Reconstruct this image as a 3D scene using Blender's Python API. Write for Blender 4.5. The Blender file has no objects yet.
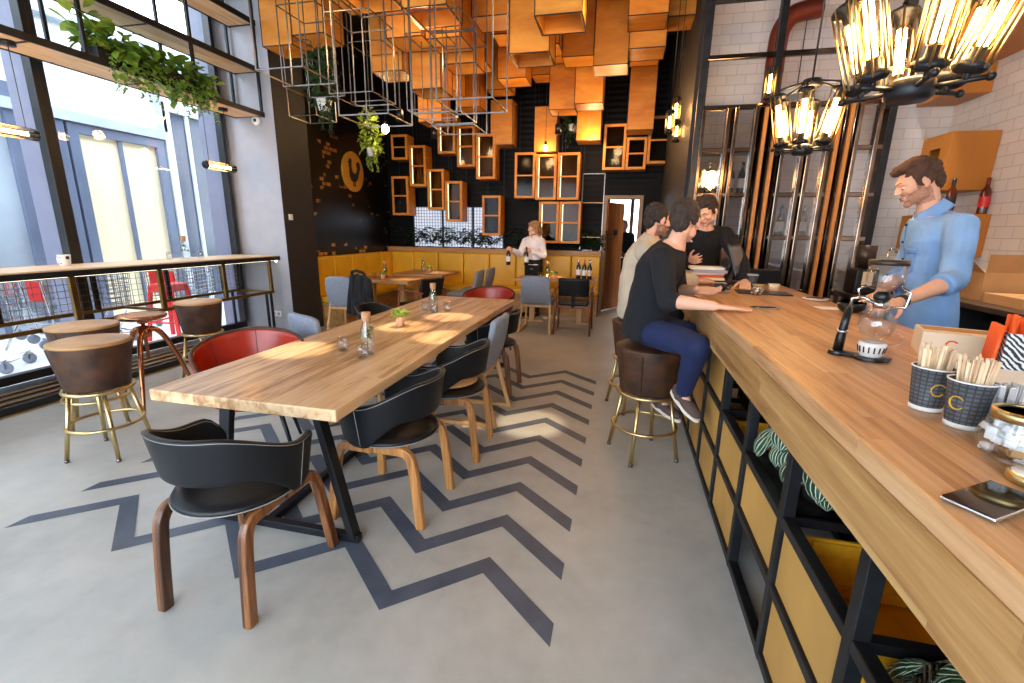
import bpy, bmesh, math, random
from mathutils import Vector as V, Matrix, noise
S = bpy.context.scene
COL = S.collection
PI = math.pi
R = math.radians
random.seed(11)

# ------------------------------------------------------------------ mesh builder
class MB:
    def __init__(s):
        s.v = []; s.f = []; s.m = []; s.sm = []; s.uv = {}
    def add(s, vs, fs, mi=0, smooth=False, uvs=None):
        o = len(s.v)
        s.v += [tuple(p) for p in vs]
        for k, f in enumerate(fs):
            if uvs: s.uv[len(s.f)] = uvs[k]
            s.f.append(tuple(i + o for i in f)); s.m.append(mi); s.sm.append(smooth)
        return s
    def box(s, c, sz, M=None, mi=0):
        c = V(c); h = V(sz) * .5
        vs = [V((x * h.x, y * h.y, z * h.z)) for z in (-1, 1) for y in (-1, 1) for x in (-1, 1)]
        if M is not None: vs = [M @ p for p in vs]
        vs = [p + c for p in vs]
        return s.add(vs, [(0, 2, 3, 1), (4, 5, 7, 6), (0, 1, 5, 4), (2, 6, 7, 3), (0, 4, 6, 2), (1, 3, 7, 5)], mi)
    def b2(s, lo, hi, mi=0):
        lo = V(lo); hi = V(hi)
        return s.box((lo + hi) / 2, hi - lo, None, mi)
    def bar(s, p0, p1, w, h=None, up=(0, 0, 1), mi=0):
        p0 = V(p0); p1 = V(p1); h = h or w
        d = (p1 - p0); L = d.length; d.normalize(); up = V(up)
        if abs(d.dot(up)) > .98: up = V((0, 1, 0))
        a = d.cross(up).normalized(); b = a.cross(d)
        M = Matrix((a, b, d)).transposed()
        return s.box((p0 + p1) / 2, (w, h, L), M, mi)
    def tube(s, pts, r, n=8, closed=False, mi=0, caps=True, sy=1.0, up=(0, 0, 1)):
        pts = [V(p) for p in pts]; N = len(pts)
        rr = r if isinstance(r, (list, tuple)) else [r] * N
        vs = []; a = None
        for i, p in enumerate(pts):
            if closed: t = pts[(i + 1) % N] - pts[i - 1]
            else: t = pts[min(i + 1, N - 1)] - pts[max(i - 1, 0)]
            t.normalize()
            if a is None:
                u = V(up)
                if abs(t.dot(u)) > .95: u = V((1, 0, 0))
                a = t.cross(u).normalized()
            else:
                a = (a - t * a.dot(t))
                if a.length < 1e-6: a = t.orthogonal()
                a.normalize()
            b = t.cross(a)
            for k in range(n):
                q = 2 * PI * k / n
                vs.append(p + a * (math.cos(q) * rr[i]) + b * (math.sin(q) * rr[i] * sy))
        fs = []
        M = N if closed else N - 1
        for i in range(M):
            j = (i + 1) % N
            for k in range(n):
                l = (k + 1) % n
                fs.append((i * n + k, i * n + l, j * n + l, j * n + k))
        if caps and not closed:
            fs.append(tuple(range(n))[::-1]); fs.append(tuple((N - 1) * n + k for k in range(n)))
        return s.add(vs, fs, mi, True)
    def lathe(s, prof, n=24, c=(0, 0, 0), mi=0, M=None, sx=1, sy=1, a0=0):
        c = V(c); vs = []; fs = []
        for (r, z) in prof:
            for k in range(n):
                q = 2 * PI * k / n + a0
                p = V((r * math.cos(q) * sx, r * math.sin(q) * sy, z))
                vs.append((M @ p if M is not None else p) + c)
        for i in range(len(prof) - 1):
            for k in range(n):
                l = (k + 1) % n
                fs.append((i * n + k, i * n + l, (i + 1) * n + l, (i + 1) * n + k))
        if prof[0][0] > 1e-5: fs.append(tuple(range(n))[::-1])
        if prof[-1][0] > 1e-5: fs.append(tuple((len(prof) - 1) * n + k for k in range(n)))
        return s.add(vs, fs, mi, True)
    def prism(s, poly, z0, z1, M=None, mi=0):
        n = len(poly)
        vs = [V((p[0], p[1], z0)) for p in poly] + [V((p[0], p[1], z1)) for p in poly]
        if M is not None: vs = [M @ p for p in vs]
        fs = [tuple(range(n))[::-1], tuple(range(n, 2 * n))] + [(k, (k + 1) % n, n + (k + 1) % n, n + k) for k in range(n)]
        return s.add(vs, fs, mi)
    def ell(s, c, rad, n=16, m=10, M=None, mi=0):
        c = V(c); vs = []; fs = []
        rad = V(rad) if not isinstance(rad, (int, float)) else V((rad, rad, rad))
        for i in range(m + 1):
            t = PI * i / m
            for k in range(n):
                q = 2 * PI * k / n
                p = V((rad.x * math.sin(t) * math.cos(q), rad.y * math.sin(t) * math.sin(q), -rad.z * math.cos(t)))
                vs.append((M @ p if M is not None else p) + c)
        for i in range(m):
            for k in range(n):
                l = (k + 1) % n
                fs.append((i * n + k, i * n + l, (i + 1) * n + l, (i + 1) * n + k))
        return s.add(vs, fs, mi, True)
    def cap(s, p0, p1, r0, r1, n=12):
        """tapered capsule"""
        p0 = V(p0); p1 = V(p1)
        s.ell(p0, r0, n, 8); s.ell(p1, r1, n, 8)
        if (p1 - p0).length > 1e-5: s.tube([p0, p1], [r0, r1], n)
        return s
    def chain(s, pts, rs, n=12):
        for i in range(len(pts) - 1): s.cap(pts[i], pts[i + 1], rs[i], rs[i + 1], n)
        return s
    def rings(s, rs, n=20):
        """closed loft: list of (centre, axis_x, axis_y, rx, ry)"""
        vs = []; fs = []
        for (c, ax, ay, rx, ry) in rs:
            c = V(c); ax = V(ax); ay = V(ay)
            for k in range(n):
                q = 2 * PI * k / n
                cx, sx = math.cos(q), math.sin(q)
                cx = math.copysign(abs(cx) ** .85, cx); sx = math.copysign(abs(sx) ** .85, sx)
                vs.append(c + ax * (rx * cx) + ay * (ry * sx))
        N = len(rs)
        for i in range(N - 1):
            for k in range(n):
                l = (k + 1) % n
                fs.append((i * n + k, i * n + l, (i + 1) * n + l, (i + 1) * n + k))
        fs.append(tuple(range(n))[::-1]); fs.append(tuple((N - 1) * n + k for k in range(n)))
        return s.add(vs, fs, 0, True)
    def sheet(s, fn, nu, nv, mi=0, cu=False, uvs=False):
        vs = [fn(i / (nu if cu else nu - 1), j / (nv - 1)) for j in range(nv) for i in range(nu)]
        fs = []; us = []
        for j in range(nv - 1):
            for i in range(nu if cu else nu - 1):
                i2 = (i + 1) % nu
                fs.append((j * nu + i, j * nu + i2, (j + 1) * nu + i2, (j + 1) * nu + i))
                a, b, c, d = i / (nu - 1), (i + 1) / (nu - 1), j / (nv - 1), (j + 1) / (nv - 1)
                us.append(((a, c), (b, c), (b, d), (a, d)))
        return s.add(vs, fs, mi, True, us if uvs else None)
    def build(s, name, mats, parent=None, loc=None, bevel=0, seg=2, solid=0, sub=0, recalc=True, offset=0):
        me = bpy.data.meshes.new(name)
        me.from_pydata(s.v, [], s.f)
        mats = mats if isinstance(mats, (list, tuple)) else [mats]
        for m in mats: me.materials.append(m)
        me.polygons.foreach_set('material_index', s.m)
        me.polygons.foreach_set('use_smooth', s.sm)
        if s.uv:
            L = me.uv_layers.new(name='UVMap')
            for p in me.polygons:
                u = s.uv.get(p.index)
                if u:
                    for k, li in enumerate(p.loop_indices): L.data[li].uv = u[k]
        if recalc:
            bm = bmesh.new(); bm.from_mesh(me)
            bmesh.ops.recalc_face_normals(bm, faces=bm.faces)
            bm.to_mesh(me); bm.free()
        me.update()
        o = bpy.data.objects.new(name, me); COL.objects.link(o)
        if parent: o.parent = parent
        if loc is not None: o.location = loc
        if solid:
            d = o.modifiers.new('thick', 'SOLIDIFY'); d.thickness = solid; d.offset = offset
        if bevel:
            d = o.modifiers.new('edge', 'BEVEL'); d.width = bevel; d.segments = seg; d.limit_method = 'ANGLE'; d.angle_limit = R(40)
        if sub:
            d = o.modifiers.new('soft', 'SUBSURF'); d.levels = sub; d.render_levels = sub
        return o

def tag(o, label=None, cat=None, group=None, kind=None):
    if label: o['label'] = label
    if cat: o['category'] = cat
    if group: o['group'] = group
    if kind: o['kind'] = kind
    return o
def thing(name, label, cat, loc=(0, 0, 0), rz=0, group=None):
    o = bpy.data.objects.new(name, None); COL.objects.link(o)
    o.empty_display_size = .1
    o.location = loc; o.rotation_euler = (0, 0, rz)
    return tag(o, label, cat, group)
def struct(name, mb, m, bevel=0, parent=None):
    o = mb.build(name, m, parent, bevel=bevel)
    if not parent: o['kind'] = 'structure'
    return o
KIDS = {}
def kids(o): return list(o.children)
def dup(root, loc, rz=None, label=None, group=None, scale=None):
    def cp(o, par):
        c = o.copy(); COL.objects.link(c)
        if par: c.parent = par
        for ch in kids(o): cp(ch, c)
        return c
    r = cp(root, None)
    r.location = loc
    if rz is not None: r.rotation_euler = (0, 0, rz)
    if label: r['label'] = label
    if group: r['group'] = group
    if scale: r.scale = (scale,) * 3
    return r

# ------------------------------------------------------------------ materials
def newmat(name):
    m = bpy.data.materials.new(name); m.use_nodes = True
    nt = m.node_tree; b = nt.nodes['Principled BSDF']
    return m, nt, b
def N(nt, typ, **kw):
    n = nt.nodes.new(typ)
    for k, v in kw.items(): setattr(n, k, v)
    return n
def ramp(nt, fac, stops):
    r = N(nt, 'ShaderNodeValToRGB')
    e = r.color_ramp.elements
    e[0].position, e[0].color = stops[0][0], (*stops[0][1], 1)
    e[1].position, e[1].color = stops[-1][0], (*stops[-1][1], 1)
    for p, c in stops[1:-1]:
        k = e.new(p); k.color = (*c, 1)
    nt.links.new(fac, r.inputs[0]); return r.outputs[0]
def srgb(*c):
    if len(c) == 1: c = c[0]
    return tuple(((x / 255) / 12.92 if x / 255 < .04045 else ((x / 255 + .055) / 1.055) ** 2.4) for x in c)
def mat(name, c, rough=.5, metal=0, var=.12, scale=6, bump=0, bscale=60, stretch=(1, 1, 1), coat=0, spec=None, c2=None, detail=4):
    m, nt, b = newmat(name)
    tc = N(nt, 'ShaderNodeTexCoord'); mp = N(nt, 'ShaderNodeMapping'); mp.inputs['Scale'].default_value = stretch
    nt.links.new(tc.outputs['Object'], mp.inputs[0])
    nz = N(nt, 'ShaderNodeTexNoise'); nz.inputs['Scale'].default_value = scale; nz.inputs['Detail'].default_value = detail
    nt.links.new(mp.outputs[0], nz.inputs['Vector'])
    lo = tuple(x * (1 - var) for x in c); hi = c2 or tuple(min(1, x * (1 + var)) for x in c)
    col = ramp(nt, nz.outputs[0], [(.3, lo), (.7, hi)])
    nt.links.new(col, b.inputs['Base Color'])
    b.inputs['Roughness'].default_value = rough; b.inputs['Metallic'].default_value = metal
    if coat: b.inputs['Coat Weight'].default_value = coat
    if spec is not None: b.inputs['Specular IOR Level'].default_value = spec
    if bump:
        n2 = N(nt, 'ShaderNodeTexNoise'); n2.inputs['Scale'].default_value = bscale; n2.inputs['Detail'].default_value = 3
        nt.links.new(mp.outputs[0], n2.inputs['Vector'])
        bp = N(nt, 'ShaderNodeBump'); bp.inputs['Strength'].default_value = bump; bp.inputs['Distance'].default_value = .01
        nt.links.new(n2.outputs[0], bp.inputs['Height']); nt.links.new(bp.outputs[0], b.inputs['Normal'])
    return m
def wood(name, dark, mid, light, along='y', across='x', plank=.11, grain=9, rough=.45, pv=.5, knots=True, coat=0, block=0):
    """board wood: staves of their own tone with grain running along one axis"""
    m, nt, b = newmat(name); L = nt.links.new
    tc = N(nt, 'ShaderNodeTexCoord'); oi = N(nt, 'ShaderNodeObjectInfo')
    sp = N(nt, 'ShaderNodeSeparateXYZ'); L(tc.outputs['Object'], sp.inputs[0])
    ax = {'x': 0, 'y': 1, 'z': 2}
    third = [a for a in 'xyz' if a not in (along, across)][0]
    dv = N(nt, 'ShaderNodeMath', operation='DIVIDE'); dv.inputs[1].default_value = plank; L(sp.outputs[ax[across]], dv.inputs[0])
    fl = N(nt, 'ShaderNodeMath', operation='FLOOR'); L(dv.outputs[0], fl.inputs[0])
    wn = N(nt, 'ShaderNodeTexWhiteNoise', noise_dimensions='1D')
    ad = N(nt, 'ShaderNodeMath', operation='ADD'); L(fl.outputs[0], ad.inputs[0]); L(oi.outputs['Random'], ad.inputs[1])
    L(ad.outputs[0], wn.inputs['W'])
    # staves are cut to length: each block along the board takes its own tone
    if block:
        bd = N(nt, 'ShaderNodeMath', operation='MULTIPLY_ADD'); L(sp.outputs[ax[along]], bd.inputs[0]); bd.inputs[1].default_value = 1 / block
        b5 = N(nt, 'ShaderNodeMath', operation='MULTIPLY'); L(wn.outputs['Value'], b5.inputs[0]); b5.inputs[1].default_value = 9.7; L(b5.outputs[0], bd.inputs[2])
        bf_ = N(nt, 'ShaderNodeMath', operation='FLOOR'); L(bd.outputs[0], bf_.inputs[0])
        b6_ = N(nt, 'ShaderNodeMath', operation='MULTIPLY_ADD'); L(bf_.outputs[0], b6_.inputs[0]); b6_.inputs[1].default_value = 3.37; L(ad.outputs[0], b6_.inputs[2])
        wn = N(nt, 'ShaderNodeTexWhiteNoise', noise_dimensions='1D'); L(b6_.outputs[0], wn.inputs['W'])
    off = N(nt, 'ShaderNodeMath', operation='MULTIPLY_ADD'); L(wn.outputs['Value'], off.inputs[0]); off.inputs[1].default_value = 7.3; L(sp.outputs[ax[along]], off.inputs[2])
    cb = N(nt, 'ShaderNodeCombineXYZ')
    ml = N(nt, 'ShaderNodeMath', operation='MULTIPLY'); L(off.outputs[0], ml.inputs[0]); ml.inputs[1].default_value = .9
    ma = N(nt, 'ShaderNodeMath', operation='MULTIPLY'); L(sp.outputs[ax[across]], ma.inputs[0]); ma.inputs[1].default_value = grain
    mt = N(nt, 'ShaderNodeMath', operation='MULTIPLY'); L(sp.outputs[ax[third]], mt.inputs[0]); mt.inputs[1].default_value = grain
    L(ml.outputs[0], cb.inputs[0]); L(ma.outputs[0], cb.inputs[1]); L(mt.outputs[0], cb.inputs[2])
    nz = N(nt, 'ShaderNodeTexNoise'); nz.inputs['Scale'].default_value = 1.6; nz.inputs['Detail'].default_value = 7; nz.inputs['Roughness'].default_value = .62; nz.inputs['Distortion'].default_value = .6
    L(cb.outputs[0], nz.inputs['Vector'])
    n3 = N(nt, 'ShaderNodeTexNoise'); n3.inputs['Scale'].default_value = 9; n3.inputs['Detail'].default_value = 4
    L(cb.outputs[0], n3.inputs['Vector'])
    s1 = N(nt, 'ShaderNodeMath', operation='MULTIPLY_ADD'); L(wn.outputs['Value'], s1.inputs[0]); s1.inputs[1].default_value = pv * .35; L(nz.outputs[0], s1.inputs[2])
    s2 = N(nt, 'ShaderNodeMath', operation='MULTIPLY_ADD'); L(n3.outputs[0], s2.inputs[0]); s2.inputs[1].default_value = .22; L(s1.outputs[0], s2.inputs[2])
    sb = N(nt, 'ShaderNodeMath', operation='SUBTRACT'); L(s2.outputs[0], sb.inputs[0]); sb.inputs[1].default_value = .11 + pv * .175
    dk2 = tuple(x * .5 for x in dark)
    st = [(.22, dk2), (.34, dark), (.5, mid), (.7, light)] if knots else [(.3, dark), (.5, mid), (.7, light)]
    col = ramp(nt, sb.outputs[0], st)
    L(col, b.inputs['Base Color']); b.inputs['Roughness'].default_value = rough
    if coat: b.inputs['Coat Weight'].default_value = coat; b.inputs['Coat Roughness'].default_value = .15
    bp = N(nt, 'ShaderNodeBump'); bp.inputs['Strength'].default_value = .12; bp.inputs['Distance'].default_value = .004
    L(s2.outputs[0], bp.inputs['Height']); L(bp.outputs[0], b.inputs['Normal'])
    return m
def glass(name, tint=(1, 1, 1), refl=.12, rough=.02):
    m = bpy.data.materials.new(name); m.use_nodes = True; nt = m.node_tree; nt.nodes.clear()
    out = N(nt, 'ShaderNodeOutputMaterial'); mx = N(nt, 'ShaderNodeMixShader')
    tr = N(nt, 'ShaderNodeBsdfTransparent'); tr.inputs[0].default_value = (*tint, 1)
    gl = N(nt, 'ShaderNodeBsdfGlossy'); gl.inputs['Roughness'].default_value = rough
    fr = N(nt, 'ShaderNodeLayerWeight'); fr.inputs['Blend'].default_value = .35
    pw_ = N(nt, 'ShaderNodeMath', operation='POWER'); pw_.inputs[1].default_value = 3; nt.links.new(fr.outputs['Facing'], pw_.inputs[0])
    ma_ = N(nt, 'ShaderNodeMath', operation='MULTIPLY_ADD'); ma_.inputs[1].default_value = .75; ma_.inputs[2].default_value = refl * .3; nt.links.new(pw_.outputs[0], ma_.inputs[0])
    nt.links.new(ma_.outputs[0], mx.inputs[0]); nt.links.new(tr.outputs[0], mx.inputs[1]); nt.links.new(gl.outputs[0], mx.inputs[2])
    nt.links.new(mx.outputs[0], out.inputs[0])
    return m
def emit(name, c, s):
    m, nt, b = newmat(name)
    b.inputs['Base Color'].default_value = (*c, 1)
    b.inputs['Emission Color'].default_value = (*c, 1); b.inputs['Emission Strength'].default_value = s
    return m
def tiles(name, c, mortar, w, h, rough=.3, axis='x', bump=.5, msize=.004, offs=.5, c2=None):
    """wall tiles: brick pattern in the wall's own plane"""
    m, nt, b = newmat(name); L = nt.links.new
    tc = N(nt, 'ShaderNodeTexCoord'); sp = N(nt, 'ShaderNodeSeparateXYZ'); cb = N(nt, 'ShaderNodeCombineXYZ')
    L(tc.outputs['Object'], sp.inputs[0]); L(sp.outputs[0 if axis == 'x' else 1], cb.inputs[0]); L(sp.outputs[2], cb.inputs[1])
    br = N(nt, 'ShaderNodeTexBrick'); br.offset = offs
    br.inputs['Color1'].default_value = (*c, 1); br.inputs['Color2'].default_value = (*(c2 or tuple(x * .93 for x in c)), 1); br.inputs['Mortar'].default_value = (*mortar, 1)
    br.inputs['Scale'].default_value = 1; br.inputs['Brick Width'].default_value = w; br.inputs['Row Height'].default_value = h
    br.inputs['Mortar Size'].default_value = msize; br.inputs['Mortar Smooth'].default_value = .3
    L(cb.outputs[0], br.inputs['Vector']); L(br.outputs['Color'], b.inputs['Base Color'])
    iv = N(nt, 'ShaderNodeMath', operation='SUBTRACT'); iv.inputs[0].default_value = 1; L(br.outputs['Fac'], iv.inputs[1])
    bp = N(nt, 'ShaderNodeBump'); bp.inputs['Strength'].default_value = bump; bp.inputs['Distance'].default_value = .006
    L(iv.outputs[0], bp.inputs['Height']); L(bp.outputs[0], b.inputs['Normal'])
    b.inputs['Roughness'].default_value = rough
    return m

oak = wood('oak_table', srgb(176, 130, 86), srgb(220, 182, 136), srgb(234, 204, 164), 'y', 'x', .12, 9, .38, .42, coat=.15, block=2.2)
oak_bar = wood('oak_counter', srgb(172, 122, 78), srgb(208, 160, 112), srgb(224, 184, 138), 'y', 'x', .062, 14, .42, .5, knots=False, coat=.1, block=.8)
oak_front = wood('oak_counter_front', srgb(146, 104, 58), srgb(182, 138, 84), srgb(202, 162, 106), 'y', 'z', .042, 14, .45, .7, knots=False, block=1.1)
ply = wood('birch_ply', srgb(196, 140, 74), srgb(216, 162, 92), srgb(226, 176, 106), 'z', 'x', 2.5, 4, .5, .3, knots=False)
ply_b = wood('birch_ply_worn', srgb(172, 112, 52), srgb(200, 138, 66), srgb(212, 156, 82), 'x', 'z', 2.5, 4, .5, .3, knots=False)
panel_w = mat('yellow_stained_ply', srgb(196, 150, 78), .5, var=.2, scale=2.5, stretch=(1, 1, .5), bump=.05)
yellow_w = wood('yellow_paint_wood', srgb(228, 160, 24), srgb(250, 184, 36), srgb(255, 200, 60), 'y', 'z', .4, 6, .4, .3, knots=False)
walnut = wood('walnut', srgb(62, 34, 18), srgb(104, 62, 32), srgb(150, 98, 56), 'z', 'x', .012, 20, .35, .9, knots=False, coat=.2)
walnut2 = mat('walnut_oiled', srgb(120, 62, 36), .4, var=.3, scale=12, stretch=(1, 1, .15))
ashw = mat('pale_ash_wood', srgb(206, 160, 104), .45, var=.15, scale=14, stretch=(1, 1, .12))
doorwood = wood('orange_door_wood', srgb(120, 62, 22), srgb(158, 88, 34), srgb(180, 108, 48), 'z', 'x', .3, 8, .4, .3, knots=False)
frame_w = mat('pale_door_frame', srgb(150, 122, 92), .5, var=.12)
booth_w = wood('booth_base_wood', srgb(150, 104, 54), srgb(184, 136, 78), srgb(200, 156, 98), 'x', 'z', .3, 8, .5, .3, knots=False)
bleather = mat('black_leather', srgb(15, 18, 23), .42, var=.15, scale=20, bump=.12, bscale=180, spec=.35)
stitch = mat('pale_stitching', srgb(150, 150, 146), .8)
rleather = mat('red_leather', srgb(158, 38, 18), .28, var=.2, scale=5, bump=.06, bscale=160)
brleather = mat('brown_worn_leather', srgb(44, 26, 16), .5, var=.5, scale=9, bump=.2, bscale=90, c2=srgb(84, 52, 32))
tanleather = mat('tan_worn_leather', srgb(182, 140, 90), .5, var=.25, scale=6, bump=.15, bscale=90)
yleather = mat('yellow_leather', srgb(222, 172, 30), .4, var=.1, scale=3, bump=.1, bscale=70)
gfabric = mat('grey_felt', srgb(134, 142, 156), .9, var=.12, scale=60, bump=.15, bscale=300)
cushion_t = mat('tan_seat_cushion', srgb(196, 150, 98), .8, var=.1)
brass = mat('brushed_brass', srgb(206, 182, 128), .34, 1, .1)
dbrass = mat('aged_brass_steel', srgb(132, 104, 62), .35, 1, .2)
copper = mat('copper', srgb(186, 122, 86), .25, 1, .12)
bsteel = mat('black_steel', srgb(38, 40, 44), .42, .6, .35, 9)
rawsteel = mat('raw_steel', srgb(120, 116, 112), .3, 1, .3, 14)
chrome = mat('chrome', srgb(205, 205, 205), .12, 1, .05)
dark = mat('dark_paint', srgb(26, 25, 25), .6, var=.2)
pillar_shade = mat('pillar_shade_grey', srgb(34, 34, 36), .6, var=.1)  # pillar's shaded side, shade put into the colour
blackpl = mat('black_plastic', srgb(18, 18, 20), .3, var=.1)
white_p = mat('white_paint', srgb(232, 232, 230), .5, var=.03)
ceram = mat('white_ceramic', srgb(238, 236, 230), .25, var=.02)
paper = mat('paper', srgb(240, 239, 235), .8, var=.03)
creamcard = mat('cream_card', srgb(232, 214, 184), .7, var=.04)
kraft = mat('brown_cardboard', srgb(186, 138, 88), .8, var=.08)
cork = mat('cork', srgb(196, 146, 104), .85, var=.2, scale=60)
orange_p = mat('orange_plastic', srgb(238, 92, 32), .4, var=.05)
red_p = mat('red_paint', srgb(214, 36, 34), .4, var=.08)
clear = glass('clear_glass', (.97, .98, .98), .12)
clear_thick = glass('clear_glass_thick', (.95, .96, .965), .22)
winglass = glass('window_glass', (.97, .98, .99), .05)
bronzeglass = glass('bronze_glass', (.86, .84, .84), .5, .03)
tube_glow = emit('lamp_filament', (1, .62, .26), 55)
led_white = emit('led_strip', (1, .88, .6), 3)
leaf_g = mat('leaf_green', srgb(88, 130, 42), .5, var=.35, scale=9, c2=srgb(140, 178, 66))
leaf_d = mat('leaf_dark_green', srgb(40, 66, 32), .5, var=.4, scale=9)
leaf_y = mat('leaf_yellow_green', srgb(150, 176, 70), .5, var=.3, scale=20)
soil = mat('soil', srgb(50, 36, 26), .95, var=.4, scale=60)
stemm = mat('brown_stem', srgb(90, 66, 40), .8)
CAM = ((0.973209, 0.229436, 0.014959), (-0.068325, 0.22647, 0.971619), (-0.219536, 0.94661, -0.236079))
# ================================================================== ROOM
XW = -5.25          # window glass plane
XR = 3.2            # right tiled wall
YB = 9.05           # far wall
YS = 5.95           # tiled wall behind the bar shelf
ZC = 4.75

concrete, nt, b = newmat('polished_concrete')
tc = N(nt, 'ShaderNodeTexCoord')
n1 = N(nt, 'ShaderNodeTexNoise'); n1.inputs['Scale'].default_value = .9; n1.inputs['Detail'].default_value = 8; n1.inputs['Roughness'].default_value = .65
n2 = N(nt, 'ShaderNodeTexNoise'); n2.inputs['Scale'].default_value = 9; n2.inputs['Detail'].default_value = 6
for n_ in (n1, n2): nt.links.new(tc.outputs['Object'], n_.inputs['Vector'])
mx = N(nt, 'ShaderNodeMath', operation='MULTIPLY_ADD'); nt.links.new(n2.outputs[0], mx.inputs[0]); mx.inputs[1].default_value = .35; nt.links.new(n1.outputs[0], mx.inputs[2])
col = ramp(nt, mx.outputs[0], [(.4, srgb(157, 157, 152)), (.66, srgb(182, 182, 176)), (.9, srgb(198, 197, 191))])
vo = N(nt, 'ShaderNodeTexVoronoi', feature='DISTANCE_TO_EDGE'); vo.inputs['Scale'].default_value = .55
n4 = N(nt, 'ShaderNodeTexNoise'); n4.inputs['Scale'].default_value = 1.7; n4.inputs['Detail'].default_value = 5
ad = N(nt, 'ShaderNodeVectorMath', operation='MULTIPLY_ADD'); nt.links.new(n4.outputs['Color'], ad.inputs[0]); ad.inputs[1].default_value = (.9, .9, .9); nt.links.new(tc.outputs['Object'], ad.inputs[2])
nt.links.new(ad.outputs[0], vo.inputs['Vector'])
cr = ramp(nt, vo.outputs['Distance'], [(0, (.16, .16, .16)), (.002, (0, 0, 0))])
mxc = N(nt, 'ShaderNodeMixRGB'); nt.links.new(cr, mxc.inputs[0]); nt.links.new(col, mxc.inputs[1]); mxc.inputs[2].default_value = (*srgb(205, 200, 190), 1)
nt.links.new(mxc.outputs[0], b.inputs['Base Color'])
rr = ramp(nt, n2.outputs[0], [(.3, (.36,) * 3), (.7, (.5,) * 3)]); nt.links.new(rr, b.inputs['Roughness'])
chev = mat('grey_floor_paint', srgb(78, 88, 104), .45, var=.18, scale=7)

fl = MB()
fl.b2((XW - .1, -2.6, -.1), (XR + .1, YB + 4.2, 0))
for k in range(10):
    t = 1.373 + .3428 * k
    xs = [-.157 - .348 * i for i in range(9)]
    for i in range(8):
        y0 = t + (0 if i % 2 == 0 else .30); y1 = t + (.30 if i % 2 == 0 else 0); th = .108
        fl.add([(xs[i], y0, .0015), (xs[i], y0 + th, .0015), (xs[i + 1], y1 + th, .0015), (xs[i + 1], y1, .0015)], [(0, 1, 2, 3)], 1)
struct('floor', fl, [concrete, chev])
bf = MB(); bf.b2((1.28, -2.0, 0), (XR, 4.9, .12)); struct('trim_1', bf, dark)      # raised floor behind the bar

struct('ceiling', MB().b2((XW - .2, -2.6, ZC), (XR + .2, YB + 4.2, ZC + .1)), dark)

brick_w = tiles('white_subway_tile', srgb(226, 220, 212), srgb(196, 188, 180), .2, .1, .22, 'y')
brick_x = tiles('white_subway_tile_far', srgb(226, 222, 220), srgb(196, 190, 186), .2, .1, .22, 'x')
struct('wall_right', MB().b2((XR, -2.6, 0), (XR + .12, YS + .12, ZC)), brick_w)
struct('wall_bar_back', MB().b2((.62, YS, 0), (XR, YS + .12, ZC)), brick_x)
slats, nt, b = newmat('dark_ribbed_tile')
tc = N(nt, 'ShaderNodeTexCoord'); sp = N(nt, 'ShaderNodeSeparateXYZ'); nt.links.new(tc.outputs['Object'], sp.inputs[0])
b.inputs['Base Color'].default_value = (*srgb(8, 7, 7), 1); b.inputs['Specular IOR Level'].default_value = .15; b.inputs['Roughness'].default_value = .55
wv = N(nt, 'ShaderNodeMath', operation='PINGPONG'); wv.inputs[1].default_value = .05; nt.links.new(sp.outputs[2], wv.inputs[0])
bp = N(nt, 'ShaderNodeBump'); bp.inputs['Strength'].default_value = .3; bp.inputs['Distance'].default_value = .4
nt.links.new(wv.outputs[0], bp.inputs['Height']); nt.links.new(bp.outputs[0], b.inputs['Normal'])
# far wall with its doorway and pale gridded window
DX0, DX1, DZ = -.30, .27, 2.1
fw = MB()
fw.b2((-4.95, YB, 0), (DX0, YB + .12, 1.16)); fw.b2((-4.95, YB, 1.95), (DX0, YB + .12, ZC)); fw.b2((-2.3, YB, 1.16), (DX0, YB + .12, 1.95)); fw.b2((-4.95, YB, 1.16), (-4.25, YB + .12, 1.95))
fw.b2((DX0, YB, DZ), (DX1, YB + .12, ZC)); fw.b2((DX1, YB, 0), (.74, YB + .12, ZC))
struct('wall_far', fw, slats)
frost = emit('frosted_daylight_pane', srgb(196, 204, 222), .55)
wg = MB(); wg.b2((-4.25, YB + .05, 1.16), (-2.3, YB + .07, 1.95)); w1 = struct('window_1', wg, frost)
g = MB()
for i in range(33): g.bar((-4.25 + i * .06, YB + .03, 1.16), (-4.25 + i * .06, YB + .03, 1.95), .006)
for j in range(14): g.bar((-4.25, YB + .03, 1.16 + j * .06), (-2.3, YB + .03, 1.16 + j * .06), .006)
for i in (0, .65, 1.3, 1.95): g.bar((-4.25 + i, YB + .02, 1.16), (-4.25 + i, YB + .02, 1.95), .035)
g.build('grille', bsteel, w1)
# left wall: dark glossy mosaic with gilded chips
mos, nt, b = newmat('dark_mosaic'); L = nt.links.new
tc = N(nt, 'ShaderNodeTexCoord'); sp = N(nt, 'ShaderNodeSeparateXYZ'); cb = N(nt, 'ShaderNodeCombineXYZ'); L(tc.outputs['Object'], sp.inputs[0]); L(sp.outputs[1], cb.inputs[0]); L(sp.outputs[2], cb.inputs[1])
br = N(nt, 'ShaderNodeTexBrick'); br.inputs['Scale'].default_value = 1; br.inputs['Brick Width'].default_value = .12; br.inputs['Row Height'].default_value = .07; br.inputs['Mortar Size'].default_value = .008
br.inputs['Color1'].default_value = (0, 0, 0, 1); br.inputs['Color2'].default_value = (1, 1, 1, 1); br.inputs['Mortar'].default_value = (0, 0, 0, 1)
L(cb.outputs[0], br.inputs['Vector'])
nz = N(nt, 'ShaderNodeTexNoise'); nz.inputs['Scale'].default_value = 1.6; L(cb.outputs[0], nz.inputs['Vector'])
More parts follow.
